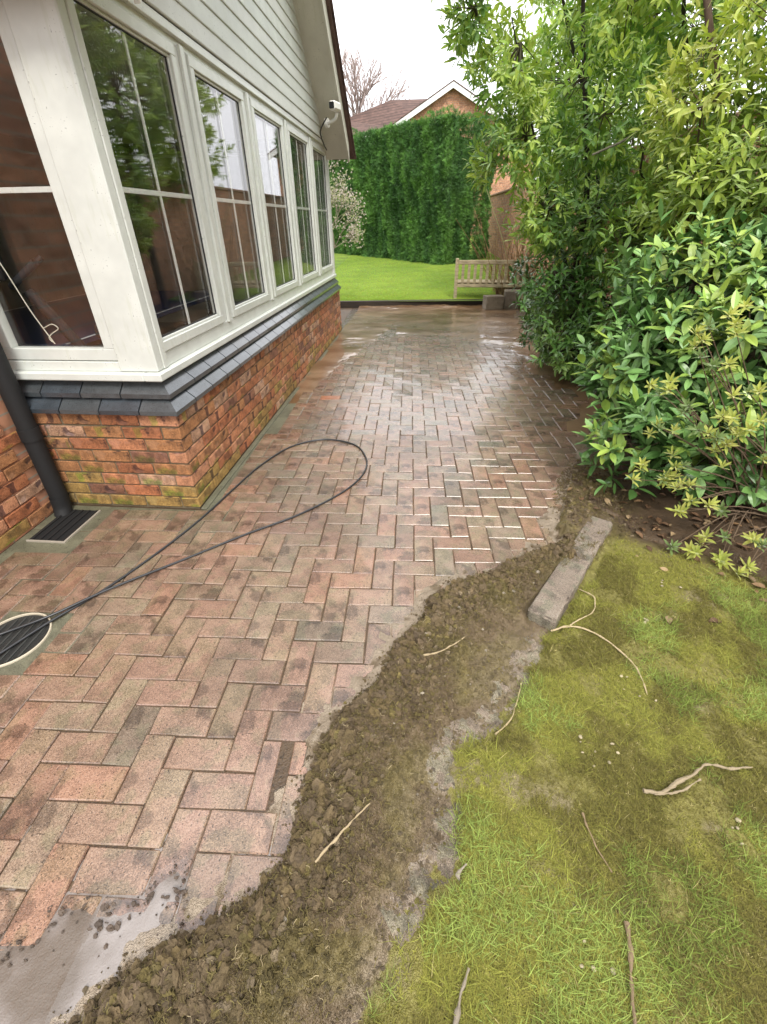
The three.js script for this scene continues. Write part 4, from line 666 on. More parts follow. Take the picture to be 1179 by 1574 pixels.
function whorls(clumps, count, o, seed) {
  const rg = rngOf(seed), list = [], shoots = [], tot = clumps.reduce((s, c) => s + c[3] * c[4] + c[4] * c[5] + c[3] * c[5], 0);
  const zUp = V3(0, 1, 0);
  for (const c of clumps) {
    const n = Math.round(count * (c[3] * c[4] + c[4] * c[5] + c[3] * c[5]) / tot);
    for (let i = 0; i < n; i++) {
      const u = rr(-1, 1, rg), a = rg() * Math.PI * 2, s = Math.sqrt(1 - u * u), dir = V3(s * Math.cos(a), u, s * Math.sin(a));
      const r = (o.inner ?? 0.55) + (1 - (o.inner ?? 0.55)) * Math.pow(rg(), 0.6) + (rg() < 0.12 ? rr(0, 0.28, rg) : 0);
      const lump = 0.8 + 0.42 * fbm(dir.x * 2.2 + c[0] * 7 + 50, dir.y * 2.2 + dir.z * 2 + 50, 3);
      const p = V3(c[0] + dir.x * c[3] * r * lump, c[1] + dir.y * c[4] * r * lump, c[2] + dir.z * c[5] * r * lump);
      if (p.y < (o.minY ?? 0.06) || (o.ok && !o.ok(p))) continue;
      const ax = dir.clone().multiplyScalar(o.outW ?? 0.8).addScaledVector(zUp, o.upW ?? 0.6).add(V3(rr(-1, 1, rg), rr(-1, 1, rg), rr(-1, 1, rg)).multiplyScalar(0.45)).normalize();
      shoots.push([p, ax]);
      const e1 = V3(ax.y, ax.z, ax.x).cross(ax).normalize(), e2 = ax.clone().cross(e1), nl = Math.round(rr(o.n[0], o.n[1], rg)), ph = rg() * 6.3, warm = fbm(p.x * 2 + 30, p.y * 2 + p.z * 1.7 + 30, 3);
      for (let k = 0; k < nl; k++) {
        const th = ph + k * 2.4, back = k / nl, tilt = lerp(o.tilt[0], o.tilt[1], back) + rr(-0.2, 0.2, rg);
        const d = ax.clone().multiplyScalar(Math.cos(tilt)).addScaledVector(e1, Math.sin(tilt) * Math.cos(th)).addScaledVector(e2, Math.sin(tilt) * Math.sin(th)); d.y -= (o.droop ?? 0.1) * back;
        const L = rr(o.L[0], o.L[1], rg), t = Math.min(o.tones - 1, Math.max(0, Math.floor((warm * 1.7 - 0.35 + rr(-0.3, 0.3, rg)) * o.tones)));
        list.push({ m: leafMatrix(p.clone().addScaledVector(ax, -back * (o.spread ?? 0.06)), d, ax.clone().addScaledVector(zUp, 0.8), L), t, g: Math.floor(rg() * o.geos) });
      }
    }
  }
  return { list, shoots };
}
const barkMat = c => std({ color: lin(...c), roughness: 0.9, bumpMap: rep(speckBump, 0.1), bumpScale: 0.004 });
const strip = g => { const q = g.index ? g.toNonIndexed() : g; for (const k of Object.keys(q.attributes)) if (k !== 'position' && k !== 'normal' && k !== 'uv') q.deleteAttribute(k); return q; };
function stemsTo(root, base, targets, r0, mat, seed, bow = 0.15) {
  const rg = rngOf(seed);
  for (const t of targets) { const m = base.clone().lerp(t, 0.5).add(V3(rr(-bow, bow, rg), rr(0, bow, rg), rr(-bow, bow, rg))); mesh('stem', limb([base.clone().add(V3(rr(-0.08, 0.08, rg), 0, rr(-0.08, 0.08, rg))), m, t], r0, r0 * 0.4, 6, 10), mat, root); }
}
function twigsTo(root, shoots, centres, n, r, mat, seed) {                    // thin branches from clump centres out to shoots, one mass
  const rg = rngOf(seed), gs = [];
  for (let i = 0; i < n; i++) { const [p, ax] = shoots[Math.floor(rg() * shoots.length)]; let c = centres[0], b = 1e9; for (const q of centres) { const d = q.distanceTo(p); if (d < b) { b = d; c = q; } } const m = c.clone().lerp(p, 0.55).addScaledVector(ax, -0.05).add(V3(rr(-0.05, 0.05, rg), rr(-0.08, 0.02, rg), rr(-0.05, 0.05, rg))); gs.push(strip(limb([c, m, p], r, r * 0.35, 4, 5))); }
  const t = mesh('twigs', mergeGeometries(gs), mat, root); t.userData = { kind: 'stuff' };
}
const glossy = c => phy({ color: c, roughness: 0.45, specularIntensity: 0.7, clearcoat: 0.45, clearcoatRoughness: 0.3 });
const soft = c => phy({ color: c, roughness: 0.92, transmission: 0.5, thickness: 0, clearcoat: 0.35, clearcoatRoughness: 0.35 });
const cen = cl => cl.map(c => V3(c[0], c[1], c[2]));

{ // near shrub with large blue-green leaves
  const s = thing('laurel_shrub', 'large-leaved blue-green evergreen shrub nearest the camera, beside the kerb stone', 'shrub', [0, 0, 0]);
  const cl = [[1.62, 0.62, -2.72, 0.42, 0.5, 0.45], [1.30, 0.34, -2.36, 0.22, 0.30, 0.22], [2.0, 0.95, -2.75, 0.55, 0.5, 0.5], [1.75, 1.12, -3.0, 0.45, 0.36, 0.45], [2.35, 0.7, -2.5, 0.5, 0.6, 0.5], [1.42, 0.72, -2.85, 0.3, 0.34, 0.3], [2.2, 1.25, -2.7, 0.45, 0.3, 0.4], [1.62, 0.42, -2.25, 0.3, 0.3, 0.22], [2.0, 0.5, -2.15, 0.4, 0.4, 0.28], [1.85, 0.9, -2.4, 0.42, 0.36, 0.3]];
  const { list, shoots } = whorls(cl, 1500, { n: [5, 9], tilt: [0.5, 1.6], L: [0.05, 0.13], tones: 6, geos: 5, upW: 0.75, droop: 0.25, spread: 0.07, minY: 0.1, inner: 0.72 }, 101);
  foliage(s, list, [leafGeo(0.36, 0.25, 0.25, 5), leafGeo(0.42, 0.2, 0.5, 5), leafGeo(0.31, 0.35, 0.1, 5), leafGeo(0.38, 0.4, 0.75, 5), leafGeo(0.34, 0.1, -0.15, 5)], [[0.075, 0.17, 0.038], [0.10, 0.215, 0.05], [0.135, 0.265, 0.068], [0.175, 0.31, 0.09], [0.23, 0.35, 0.06], [0.29, 0.39, 0.07]], glossy, 300, 102);
  stemsTo(s, V3(1.75, 0, -2.7), cen(cl), 0.016, barkMat([0.10, 0.075, 0.045]), 103); twigsTo(s, shoots, cen(cl), 240, 0.005, barkMat([0.12, 0.09, 0.05]), 104);
}
{ // small shrub with lime-yellow rosettes in front of it
  const s = thing('pieris_shrub', 'low twiggy shrub with lime-yellow leaf rosettes in front of the large-leaved shrub', 'shrub', [0, 0, 0]);
  const tips = [[1.2, 0.79, -2.0], [1.28, 0.73, -1.95], [1.41, 0.7, -1.9], [1.38, 0.62, -1.9], [1.3, 1.03, -2.1], [1.44, 1.03, -2.05], [1.17, 0.78, -2.1], [1.36, 0.42, -1.95], [1.22, 0.35, -2.05], [1.34, 0.22, -1.85], [1.41, 0.26, -1.88], [1.45, 0.14, -1.75], [1.49, 0.07, -1.66], [1.6, 0.2, -1.62], [1.39, 0.34, -1.9], [1.51, 0.66, -1.85], [1.59, 0.54, -1.8], [1.23, 0.6, -2.05], [1.42, 0.91, -2.0], [1.47, 0.65, -1.9], [1.43, 0.59, -1.92], [1.56, 0.8, -1.95], [1.38, 0.08, -1.72], [1.57, 0.09, -1.6], [1.3, 0.97, -2.08], [1.32, 0.31, -1.98]];
  const rg = rngOf(111), list = [], base = V3(1.95, 0.03, -2.12), st = barkMat([0.22, 0.15, 0.09]);
  tips.forEach((t0, i) => {
    for (let q = 0; q < 2 + (i % 3); q++) {
      const t = V3(t0[0] + rr(-0.05, 0.05, rg) * Math.min(q, 2), Math.max(0.07, t0[1] + rr(-0.05, 0.05, rg) * Math.min(q, 2)), t0[2] + rr(-0.05, 0.05, rg) * Math.min(q, 2)), ax = V3(rr(-0.6, 0.2, rg), rr(0.5, 1, rg), rr(0, 0.6, rg)).normalize(), e1 = V3(1, 0, 0).cross(ax).normalize(), e2 = ax.clone().cross(e1), n = Math.round(rr(9, 15, rg)), lime = rg();
      for (let k = 0; k < n; k++) { const th = k * 2.4, tilt = lerp(0.45, 1.4, k / n), d = ax.clone().multiplyScalar(Math.cos(tilt)).addScaledVector(e1, Math.sin(tilt) * Math.cos(th)).addScaledVector(e2, Math.sin(tilt) * Math.sin(th)); list.push({ m: leafMatrix(t.clone().addScaledVector(ax, -0.02 * k / n), d, ax, rr(0.032, 0.058, rg)), t: lime < 0.7 ? Math.floor(rg() * 3) : 3, g: k % 2 }); }
      if (q === 0 || rg() < 0.5) { const b = base.clone().add(V3(rr(-0.12, 0.2, rg), 0, rr(-0.1, 0.12, rg))), m = b.clone().lerp(t, 0.5).add(V3(rr(-0.06, 0.06, rg), rr(0.02, 0.12, rg), rr(-0.05, 0.05, rg))); mesh('stem', limb([b, m, t], 0.0055, 0.002, 5, 12), st, s); }
    }
  });
  foliage(s, list, [leafGeo(0.27, 0.2, 0.2), leafGeo(0.24, 0.25, 0.5)], [[0.46, 0.50, 0.07], [0.53, 0.54, 0.10], [0.38, 0.44, 0.06], [0.17, 0.26, 0.05]], soft, 300, 112);
}
{ // dark glossy bush at the edge of the paving
  const s = thing('dark_shrub', 'dark green glossy shrub spilling over the right edge of the far paving', 'shrub', [0, 0, 0]);
  const cl = [[1.72, 0.62, -4.75, 0.5, 0.5, 0.5], [1.52, 0.95, -4.95, 0.42, 0.35, 0.45], [2.1, 0.85, -4.6, 0.5, 0.55, 0.5], [1.62, 0.35, -4.55, 0.34, 0.27, 0.35], [1.75, 0.5, -5.4, 0.45, 0.45, 0.5]];
  const { list, shoots } = whorls(cl, 1000, { n: [6, 9], tilt: [0.5, 1.35], L: [0.06, 0.11], tones: 5, geos: 2, upW: 0.5, outW: 1, droop: 0.3, minY: 0.06, inner: 0.6 }, 121);
  foliage(s, list, [leafGeo(0.31, 0.3, 0.2), leafGeo(0.27, 0.2, 0.7)], [[0.06, 0.145, 0.025], [0.085, 0.19, 0.035], [0.115, 0.235, 0.04], [0.155, 0.28, 0.055], [0.22, 0.35, 0.075]], glossy, 300, 122);
  stemsTo(s, V3(1.9, 0, -4.85), cen(cl), 0.018, barkMat([0.06, 0.045, 0.03]), 123); twigsTo(s, shoots, cen(cl), 240, 0.005, barkMat([0.07, 0.055, 0.03]), 124);
}
{ // tall light-green tree with dark trunks
  const s = thing('evergreen_tree', 'tall light green evergreen tree with slim dark trunks leaning over the path', 'tree', [0, 0, 0]);
  const dk = barkMat([0.035, 0.026, 0.02]);
  const tr = [[[1.85, 0, -5.1], [1.7, 0.8, -5.0], [1.60, 1.66, -4.8], [1.45, 2.3, -4.8], [1.30, 2.92, -4.8], [1.15, 4.4, -4.8]], [[1.95, 0, -5.1], [1.95, 1.0, -5.1], [1.75, 2.0, -5.2], [1.3, 3.0, -5.3], [0.9, 3.9, -5.2]], [[2.0, 0, -5.0], [2.2, 1.3, -4.9], [2.24, 2.4, -4.8], [2.05, 2.9, -4.8], [1.9, 4.4, -4.7]], [[1.85, 0.6, -5.0], [1.45, 1.4, -5.1], [1.1, 2.2, -5.1], [0.8, 2.9, -5.0]]];
  tr.forEach((t, i) => mesh('trunk', limb(t, i === 3 ? 0.022 : 0.036, 0.005, 8, 24), dk, s));
  mesh('branch', limb([[2.22, 1.75, -4.6], [1.75, 1.75, -4.1], [1.55, 1.85, -3.7]], 0.014, 0.006, 7, 12), dk, s); mesh('branch', limb([[1.3, 1.87, -3.95], [1.6, 2.0, -4.0], [1.9, 2.35, -4.1], [2.24, 2.6, -4.5]], 0.007, 0.018, 7, 14), barkMat([0.13, 0.12, 0.08]), s);
  const cl = [[1.30, 1.55, -4.9, 0.38, 0.38, 0.5], [1.02, 2.12, -4.95, 0.40, 0.42, 0.55], [0.88, 2.72, -4.9, 0.45, 0.45, 0.55], [0.95, 3.4, -4.9, 0.6, 0.5, 0.6], [1.55, 2.2, -4.6, 0.45, 0.45, 0.5], [1.6, 3.0, -4.7, 0.6, 0.55, 0.6], [2.2, 2.0, -4.5, 0.5, 0.5, 0.5], [2.35, 2.8, -4.4, 0.6, 0.55, 0.6], [1.75, 1.5, -4.6, 0.4, 0.36, 0.4], [2.9, 2.2, -4.2, 0.6, 0.7, 0.6], [1.7, 3.8, -4.8, 0.9, 0.5, 0.8], [2.8, 3.4, -4.4, 0.8, 0.6, 0.7], [0.5, 2.95, -4.95, 0.3, 0.3, 0.4], [0.42, 3.45, -4.9, 0.4, 0.4, 0.5], [0.75, 1.95, -5.1, 0.22, 0.25, 0.3]];
  const { list, shoots } = whorls(cl, 5000, { n: [5, 9], tilt: [0.45, 1.3], L: [0.045, 0.11], tones: 6, geos: 3, upW: 0.35, outW: 0.9, droop: 0.45, spread: 0.09, inner: 0.3, minY: 0.5, ok: p => fbm(p.x * 2.6 + 20, p.y * 2.6 + p.z * 2, 2) > 0.36 }, 131);
  foliage(s, list, [leafGeo(0.30, 0.2, 0.35), leafGeo(0.26, 0.3, 0.8), leafGeo(0.34, 0.15, 0.1)], [[0.12, 0.26, 0.03], [0.20, 0.36, 0.035], [0.28, 0.44, 0.045], [0.37, 0.51, 0.055], [0.45, 0.57, 0.08], [0.50, 0.60, 0.11]], soft, 300, 132);
  twigsTo(s, shoots, cen(cl), 420, 0.006, barkMat([0.09, 0.08, 0.035]), 133);
}
{ // yellow-green shrub at the right, behind the large leaves
  const s = thing('yellow_green_shrub', 'yellow-green leafy shrub at the right edge, above the large-leaved shrub', 'shrub', [0, 0, 0]);
  const cl = [[2.25, 1.75, -3.4, 0.5, 0.4, 0.42], [2.75, 2.1, -3.3, 0.6, 0.5, 0.45], [2.2, 2.4, -3.55, 0.5, 0.4, 0.4], [2.8, 2.8, -3.4, 0.6, 0.4, 0.5], [1.85, 2.1, -3.7, 0.35, 0.35, 0.35], [2.5, 1.5, -3.3, 0.45, 0.4, 0.4], [1.95, 1.65, -3.6, 0.4, 0.36, 0.36]];
  const { list, shoots } = whorls(cl, 1500, { n: [5, 9], tilt: [0.45, 1.5], L: [0.05, 0.115], tones: 5, geos: 2, upW: 0.4, droop: 0.4, spread: 0.08, inner: 0.45 }, 141);
  foliage(s, list, [leafGeo(0.25, 0.2, 0.75), leafGeo(0.29, 0.3, 0.25)], [[0.22, 0.33, 0.035], [0.33, 0.46, 0.05], [0.43, 0.55, 0.06], [0.51, 0.60, 0.08], [0.48, 0.52, 0.10]], soft, 300, 142);
  mesh('trunk', limb([[2.45, 0, -3.6], [2.2, 1.2, -3.6], [2.0, 2.0, -3.7], [1.78, 2.85, -4.0], [1.7, 3.6, -4.0]], 0.034, 0.016, 8, 20), barkMat([0.10, 0.06, 0.035]), s);
  stemsTo(s, V3(2.4, 0.1, -3.5), cen(cl), 0.014, barkMat([0.13, 0.09, 0.05]), 143); twigsTo(s, shoots, cen(cl), 160, 0.005, barkMat([0.2, 0.16, 0.07]), 144);
}
{ // olive shrub between the dark and the near one
  const s = thing('olive_shrub', 'mid-height olive green shrub between the dark glossy shrub and the near large-leaved one', 'shrub', [0, 0, 0]);
  const cl = [[1.95, 0.85, -3.75, 0.45, 0.45, 0.4], [2.3, 1.25, -3.7, 0.5, 0.45, 0.4], [1.8, 1.25, -4.0, 0.36, 0.36, 0.36], [2.6, 0.8, -3.5, 0.5, 0.6, 0.4], [1.95, 1.55, -4.0, 0.36, 0.3, 0.36]];
  const { list, shoots } = whorls(cl, 560, { n: [5, 8], tilt: [0.5, 1.3], L: [0.07, 0.12], tones: 5, geos: 2, upW: 0.45, droop: 0.35, spread: 0.07, inner: 0.5, minY: 0.25 }, 151);
  foliage(s, list, [leafGeo(0.32, 0.2, 0.4), leafGeo(0.27, 0.25, 0.3)], [[0.11, 0.21, 0.03], [0.16, 0.28, 0.04], [0.22, 0.35, 0.05], [0.30, 0.42, 0.06], [0.32, 0.36, 0.07]], glossy, 300, 152);
  stemsTo(s, V3(2.2, 0, -3.8), cen(cl), 0.015, barkMat([0.09, 0.06, 0.035]), 153); twigsTo(s, shoots, cen(cl), 160, 0.005, barkMat([0.13, 0.09, 0.045]), 154);
}
{ // broad tree further back, beyond the dry shrub
  const s = thing('broad_tree', 'broad green tree at the back by the garden wall, beyond the bench', 'tree', [0, 0, 0]);
  const cl = [[2.55, 2.3, -8.2, 0.7, 0.8, 0.9], [2.5, 3.3, -8.6, 0.9, 0.8, 1.0], [2.7, 4.3, -8.8, 1.0, 0.8, 1.1], [2.4, 1.5, -7.4, 0.6, 0.6, 0.7], [2.7, 2.9, -10.6, 0.8, 0.9, 1.0], [2.7, 3.9, -10.8, 0.9, 0.7, 1.0], [2.6, 2.4, -6.6, 0.55, 0.7, 0.6], [2.8, 3.5, -6.8, 0.8, 0.8, 0.8]];
  mesh('trunk', limb([[2.6, 0, -8.6], [2.55, 1.2, -8.5], [2.6, 2.6, -8.6], [2.6, 4.4, -8.8]], 0.08, 0.03, 9, 18), barkMat([0.06, 0.045, 0.035]), s);
  const { list, shoots } = whorls(cl, 2400, { n: [6, 9], tilt: [0.45, 1.3], L: [0.09, 0.15], tones: 6, geos: 2, upW: 0.3, outW: 0.9, droop: 0.45, spread: 0.1, inner: 0.45, minY: 0.5 }, 181);
  foliage(s, list, [leafGeo(0.34, 0.2, 0.35), leafGeo(0.3, 0.25, 0.5)], [[0.12, 0.24, 0.03], [0.18, 0.32, 0.035], [0.25, 0.40, 0.045], [0.32, 0.46, 0.055], [0.38, 0.51, 0.07], [0.42, 0.54, 0.09]], soft, 0, 182);
  twigsTo(s, shoots, cen(cl), 300, 0.009, barkMat([0.08, 0.07, 0.035]), 183);
}
{ // dead straw-coloured stems by the bench
  const s = thing('dry_shrub', 'bare straw-coloured twiggy shrub behind the right end of the bench', 'shrub', [2.15, 0.05, -9.9]);
  const rg = rngOf(161), gs = [[], []];
  for (let i = 0; i < 240; i++) { const a = rg() * 6.3, h = rr(0.3, 1.9, rg) * rr(0.6, 1, rg), lean = rr(0.15, 1.5, rg), b = V3(rr(-0.35, 0.45, rg), 0, rr(-0.4, 0.4, rg)), t = V3(b.x + Math.cos(a) * lean * h * 0.6, h, b.z + Math.sin(a) * lean * h * 0.6); gs[i % 2].push(strip(limb([b, b.clone().lerp(t, 0.5).add(V3(rr(-0.08, 0.08, rg), 0.05, rr(-0.08, 0.08, rg))), t], rr(0.005, 0.011, rg), 0.003, 4, 6))); }
  [[0.36, 0.235, 0.11], [0.22, 0.125, 0.06]].forEach((c, i) => { const m = mesh('stems', mergeGeometries(gs[i]), barkMat(c), s); m.userData = { kind: 'stuff' }; });
  mesh('long_cane', limb([[0.05, 0, 0], [-0.3, 1.0, 0.1], [-0.75, 1.95, 0.1]], 0.012, 0.006, 5, 12), barkMat([0.4, 0.38, 0.18]), s);
}

// ---------------------------------------------------------------- background
{ // tall conifer hedge across the far lawn
  const A = [1.05, -15.0], B = [-5.2, -21.4], C = [2.75, -16.9], D = [-3.5, -23.3], top = 3.95, base = 0.25;
  const h = thing('conifer_hedge', 'tall clipped dark green conifer hedge beyond the far lawn', 'hedge', [0, 0, 0]);
  const T = [], v = (p, y) => { const mx = (A[0] + B[0] + C[0] + D[0]) / 4, mz = (A[1] + B[1] + C[1] + D[1]) / 4, e = [0.7 * 0.698, -0.7 * 0.716]; return [mx + (p[0] - mx) * 0.8 + e[0] * 0.3, y, mz + (p[1] - mz) * 0.8 + e[1] * 0.3]; }, Q = (a, b) => T.push([v(a, base), v(b, base), v(b, top - 0.25)], [v(a, base), v(b, top - 0.25), v(a, top - 0.25)]);
  Q(B, A); Q(A, C); Q(C, D); Q(D, B); T.push([v(A, top - 0.25), v(C, top - 0.25), v(D, top - 0.25)], [v(A, top - 0.25), v(D, top - 0.25), v(B, top - 0.25)]);
  mesh('inner_growth', fromTris(T), std({ color: lin(0.07, 0.17, 0.03), roughness: 1 }), h);
  const frond = (() => { const g = []; const l = leafGeo(0.15, 0.1, 0.15, 2); for (let i = 0; i < 4; i++) for (const s of [-1, 1]) g.push(l.clone().scale(0.5 - i * 0.08, 0.5 - i * 0.08, 0.5).rotateZ(s * -0.7).translate(0, 0.1 + i * 0.2, 0)); g.push(l.clone().scale(0.6, 1, 0.6)); return mergeGeometries(g); })();
  const rg = rngOf(171), ms = [], cs = [], faces = [[B, A, 0.72], [A, C, 0.18], [null, null, 0.1]];
  for (let i = 0; i < 210000; i++) {
    const f = rg(), k = f < 0.74 ? 0 : f < 0.9 ? 1 : 2; let p, nrm;
    if (k < 2) {
      const [a, b] = faces[k], t = k === 0 ? 1 - Math.pow(rg(), 1.25) * 0.95 : rg(), y = base + (top - base) * rg(), nx = -(b[1] - a[1]), nz = b[0] - a[0], L = Math.hypot(nx, nz), sgn = k === 0 ? 1 : 1;
      nrm = V3(nx / L * sgn, 0, nz / L * sgn); if (k === 0 && nrm.z < 0) nrm.negate(); if (k === 1 && nrm.x < 0) nrm.negate();
      const s = lerp(0, Math.hypot(b[0] - a[0], b[1] - a[1]), t), bump = (fbm(s * 1.6 + k * 20, y * 1.1, 3) - 0.5) * 0.5 + (fbm(s * 7, y * 3, 2) - 0.5) * 0.25;
      p = V3(lerp(a[0], b[0], t), y, lerp(a[1], b[1], t)).addScaledVector(nrm, bump - 0.04 - 0.3 * rg() * rg());
    } else { const t = rg(), s = rg(); p = V3(lerp(lerp(B[0], A[0], t), lerp(D[0], C[0], t), s), top + (fbm(t * 12, s * 4, 3) - 0.5) * 0.5, lerp(lerp(B[1], A[1], t), lerp(D[1], C[1], t), s)); nrm = V3(0, 1, 0); }
    const dir = nrm.clone().multiplyScalar(0.8).add(V3(rr(-0.8, 0.8, rg), rr(-0.5, 1.1, rg), rr(-0.8, 0.8, rg))).normalize();
    ms.push(leafMatrix(p, dir, nrm.clone().add(V3(rr(-1, 1, rg), rr(-0.3, 1, rg), rr(-1, 1, rg))), rr(0.05, 0.11, rg) * (rg() < 0.08 ? 1.8 : 1))); const v2 = rr(0.7, 1.35, rg); cs.push(mix3([0.045, 0.135, 0.02], [0.105, 0.245, 0.032], smooth(0.3, 0.7, fbm(p.x * 5 + 30, p.y * 1.4 + p.z * 3, 3))).map(c => c * v2));
  }
  instanced('foliage', frond, phy({ color: 0xffffff, roughness: 0.9, transmission: 0.2, thickness: 0 }), ms, cs, h);
}
const brickFar = std({ color: lin(1, 1, 1), map: rep(farBrick, 1.8), roughness: 0.9, bumpMap: rep(farBrick, 1.8), bumpScale: 0.004 });
{ // garden wall behind the shrubs
  const w = thing('garden_wall', 'orange brick garden wall behind the shrubs on the right', 'wall', [0, 0, 0]);
  mesh('brickwork', bb(3.05, 3.27, -0.1, 2.25, -21, 1.5, 0.002), brickFar, w);
  for (let k = 0; k < 25; k++) mesh('coping', bx(0.3, 0.06, 0.885, 3.16, 2.283, 1.05 - k * 0.9, 0.01), std({ color: lin(0.34, 0.20, 0.14), roughness: 0.9 }), w);
}
const roofFar = std({ color: lin(0.46, 0.41, 0.39), map: rep(tileTex, 3), roughness: 0.9 });
const whiteTrim = std({ color: lin(0.72, 0.72, 0.70), roughness: 0.6 });
{ // neighbour's house to the right, beyond the garden wall
  const h = thing('neighbour_house', 'orange brick house behind the garden wall, glimpsed through the trees at the right', 'house', [0, 0, 0]);
  mesh('wall', bb(5.9, 12, -0.1, 5.2, -8.5, 3, 0.002), brickFar, h);
  const tri = [[[4.5, 5.1, 3.3], [4.5, 5.1, -8.8], [7.95, 7.6, -8.8]], [[4.5, 5.1, 3.3], [7.95, 7.6, -8.8], [7.95, 7.6, 3.3]], [[11.4, 5.1, -8.8], [11.4, 5.1, 3.3], [7.95, 7.6, 3.3]], [[11.4, 5.1, -8.8], [7.95, 7.6, 3.3], [7.95, 7.6, -8.8]], [[4.9, 5.15, -8.5], [11, 5.15, -8.5], [7.95, 7.4, -8.5]], [[4.9, 5.15, 3], [11, 5.15, 3], [7.95, 7.4, 3]]];
  mesh('roof', boxUV(fromTris(tri.map(t => t.map(([x, y, z]) => [x + 1, y, z])))), roofFar, h); mesh('gutter', bb(5.4, 5.52, 5.0, 5.1, -8.8, 3.3), whiteTrim, h);
}
{ // far house with a brown roof and a white-edged gable
  const h = thing('distant_house', 'distant house with a brown tiled roof and white-edged brick gable above the hedge', 'house', [0, 0, 0]);
  const X = 2.02, E = 4.6, Z = -28.5, AP = 7.28, m = 0.545, run = (AP - E) / m;
  mesh('wall', boxUV(fromTris([[[X - run + 0.4, 0, Z], [X + run - 0.4, 0, Z], [X + run - 0.4, E, Z]], [[X - run + 0.4, 0, Z], [X + run - 0.4, E, Z], [X - run + 0.4, E, Z]], [[X - run + 0.4, E, Z], [X + run - 0.4, E, Z], [X, AP - 0.1, Z]], [[X - run + 0.4, 0, Z], [X - run + 0.4, E, Z], [X - run + 0.4, E, Z - 6]], [[X - run + 0.4, 0, Z], [X - run + 0.4, E, Z - 6], [X - run + 0.4, 0, Z - 6]]])), brickFar, h);
  for (const s of [-1, 1]) {
    const b = (z0, z1, a, c) => { const q = (t, o, z) => [X + s * t * run, AP - t * run * m + o, z], P = [q(0, a, z0), q(0, c, z0), q(1, c, z0), q(1, a, z0)], N = [q(0, a, z1), q(0, c, z1), q(1, c, z1), q(1, a, z1)], T = []; for (let i = 0; i < 4; i++) { const j = (i + 1) % 4; T.push([P[i], P[j], N[j]], [P[i], N[j], N[i]]); } T.push([P[0], P[1], P[2]], [P[0], P[2], P[3]], [N[0], N[1], N[2]], [N[0], N[2], N[3]]); return boxUV(fromTris(T)); };
    mesh('barge_board', b(Z + 0.25, Z + 0.3, -0.16, 0.08), whiteTrim, h);
    mesh('gable_roof', b(Z + 0.31, Z - 7, 0.085, 0.14), roofFar, h);
  }
  // main roof, hipped at the left
  const r = [[-12, 5.42, Z - 0.5], [1.8, 5.42, Z - 0.5], [1.8, 7.62, Z - 4.5], [-1.2, 7.62, Z - 4.5], [-4.0, 6.62, Z - 3.6], [-12, 6.62, Z - 3.6]];
  mesh('main_roof', boxUV(fromTris([[r[0], r[1], r[4]], [r[1], r[2], r[3]], [r[1], r[3], r[4]], [r[0], r[4], r[5]]])), roofFar, h);
  mesh('fascia', bb(-12, -0.9, 5.22, 5.42, Z - 0.55, Z - 0.48), whiteTrim, h);
  mesh('main_wall', boxUV(fromTris([[[-12, 0, Z - 0.8], [1.8, 0, Z - 0.8], [1.8, 5.3, Z - 0.8]], [[-12, 0, Z - 0.8], [1.8, 5.3, Z - 0.8], [-12, 5.3, Z - 0.8]]])), std({ color: lin(0.62, 0.58, 0.5), roughness: 0.9 }), h);
}
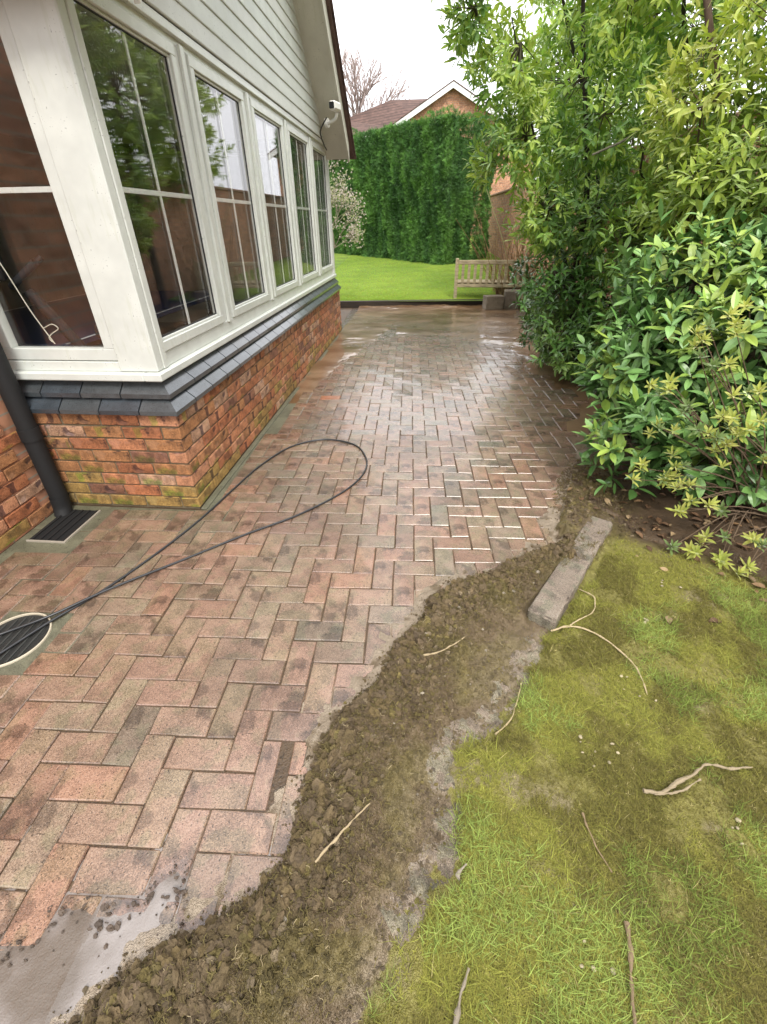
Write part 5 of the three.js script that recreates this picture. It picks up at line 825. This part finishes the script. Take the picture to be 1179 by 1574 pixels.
function branchTree(root, base, len, r, depth, spread, seed, mat, minR = 0.012) {
  const rg = rngOf(seed), gs = [], tips = [];
  (function grow(p, d, L, rad, n) {
    const e = p.clone().addScaledVector(d, L), m = p.clone().lerp(e, 0.5).add(V3(rr(-1, 1, rg), rr(-0.3, 1, rg), rr(-1, 1, rg)).multiplyScalar(L * 0.07));
    gs.push(strip(limb([p, m, e], rad, rad * 0.65, n > 2 ? 6 : 4, 4)));
    if (n === 0) { tips.push(e); return; }
    const k = n > 3 ? 3 : Math.round(rr(2, 4, rg));
    for (let i = 0; i < k; i++) { const nd = d.clone().add(V3(rr(-1, 1, rg), rr(-0.45, 0.75, rg), rr(-1, 1, rg)).multiplyScalar(spread)).normalize(); grow(i ? p.clone().lerp(e, rr(0.45, 1, rg)) : e, nd, L * rr(0.62, 0.86, rg), Math.max(minR, rad * 0.62), n - 1); }
  })(base, V3(0, 1, 0), len, r, depth);
  mesh('trunk', gs[0], mat, root); const b = mesh('branches', mergeGeometries(gs.slice(1)), mat, root); b.userData = { kind: 'stuff' }; return tips;
}
{
  const t = thing('bare_tree', 'leafless pale brown tree above the distant roof, beside the gable', 'tree', [-4.0, 0, -36]);
  branchTree(t, V3(0, 0, 0), 3.6, 0.26, 6, 0.62, 207, std({ color: lin(0.42, 0.34, 0.31), roughness: 0.9 }), 0.014);
  const b = thing('blossom_tree', 'small pale blossoming tree behind the far corner of the windowed extension', 'tree', [-1.72, 0.1, -9.6]); b.scale.setScalar(0.8);
  const tips = branchTree(b, V3(0, 0, 0), 1.0, 0.026, 5, 0.8, 213, barkMat([0.3, 0.25, 0.18]), 0.003);
  const fl = mergeGeometries([0, 1, 2, 3, 4].map(k => leafGeo(0.7, 0.2, -0.5, 2).rotateX(0.9).rotateY(k * 1.257))), ms = [], cs = [], rg = rngOf(215);
  for (const p of tips) for (let i = 0; i < 7; i++) { ms.push(leafMatrix(p.clone().add(V3(rr(-0.12, 0.12, rg), rr(-0.12, 0.12, rg), rr(-0.12, 0.12, rg))), V3(rr(-1, 1, rg), rr(-1, 1, rg), rr(-1, 1, rg)), V3(rr(-1, 1, rg), 1, rr(-1, 1, rg)), rr(0.016, 0.03, rg))); const v = rg(); cs.push(v < 0.5 ? [0.55, 0.48, 0.40] : [0.34, 0.36, 0.16]); }
  instanced('blossom', fl, soft(new THREE.Color(1, 1, 1)), ms, cs, b);
}
console.log('plants done');
renderer.render(scene, camera);
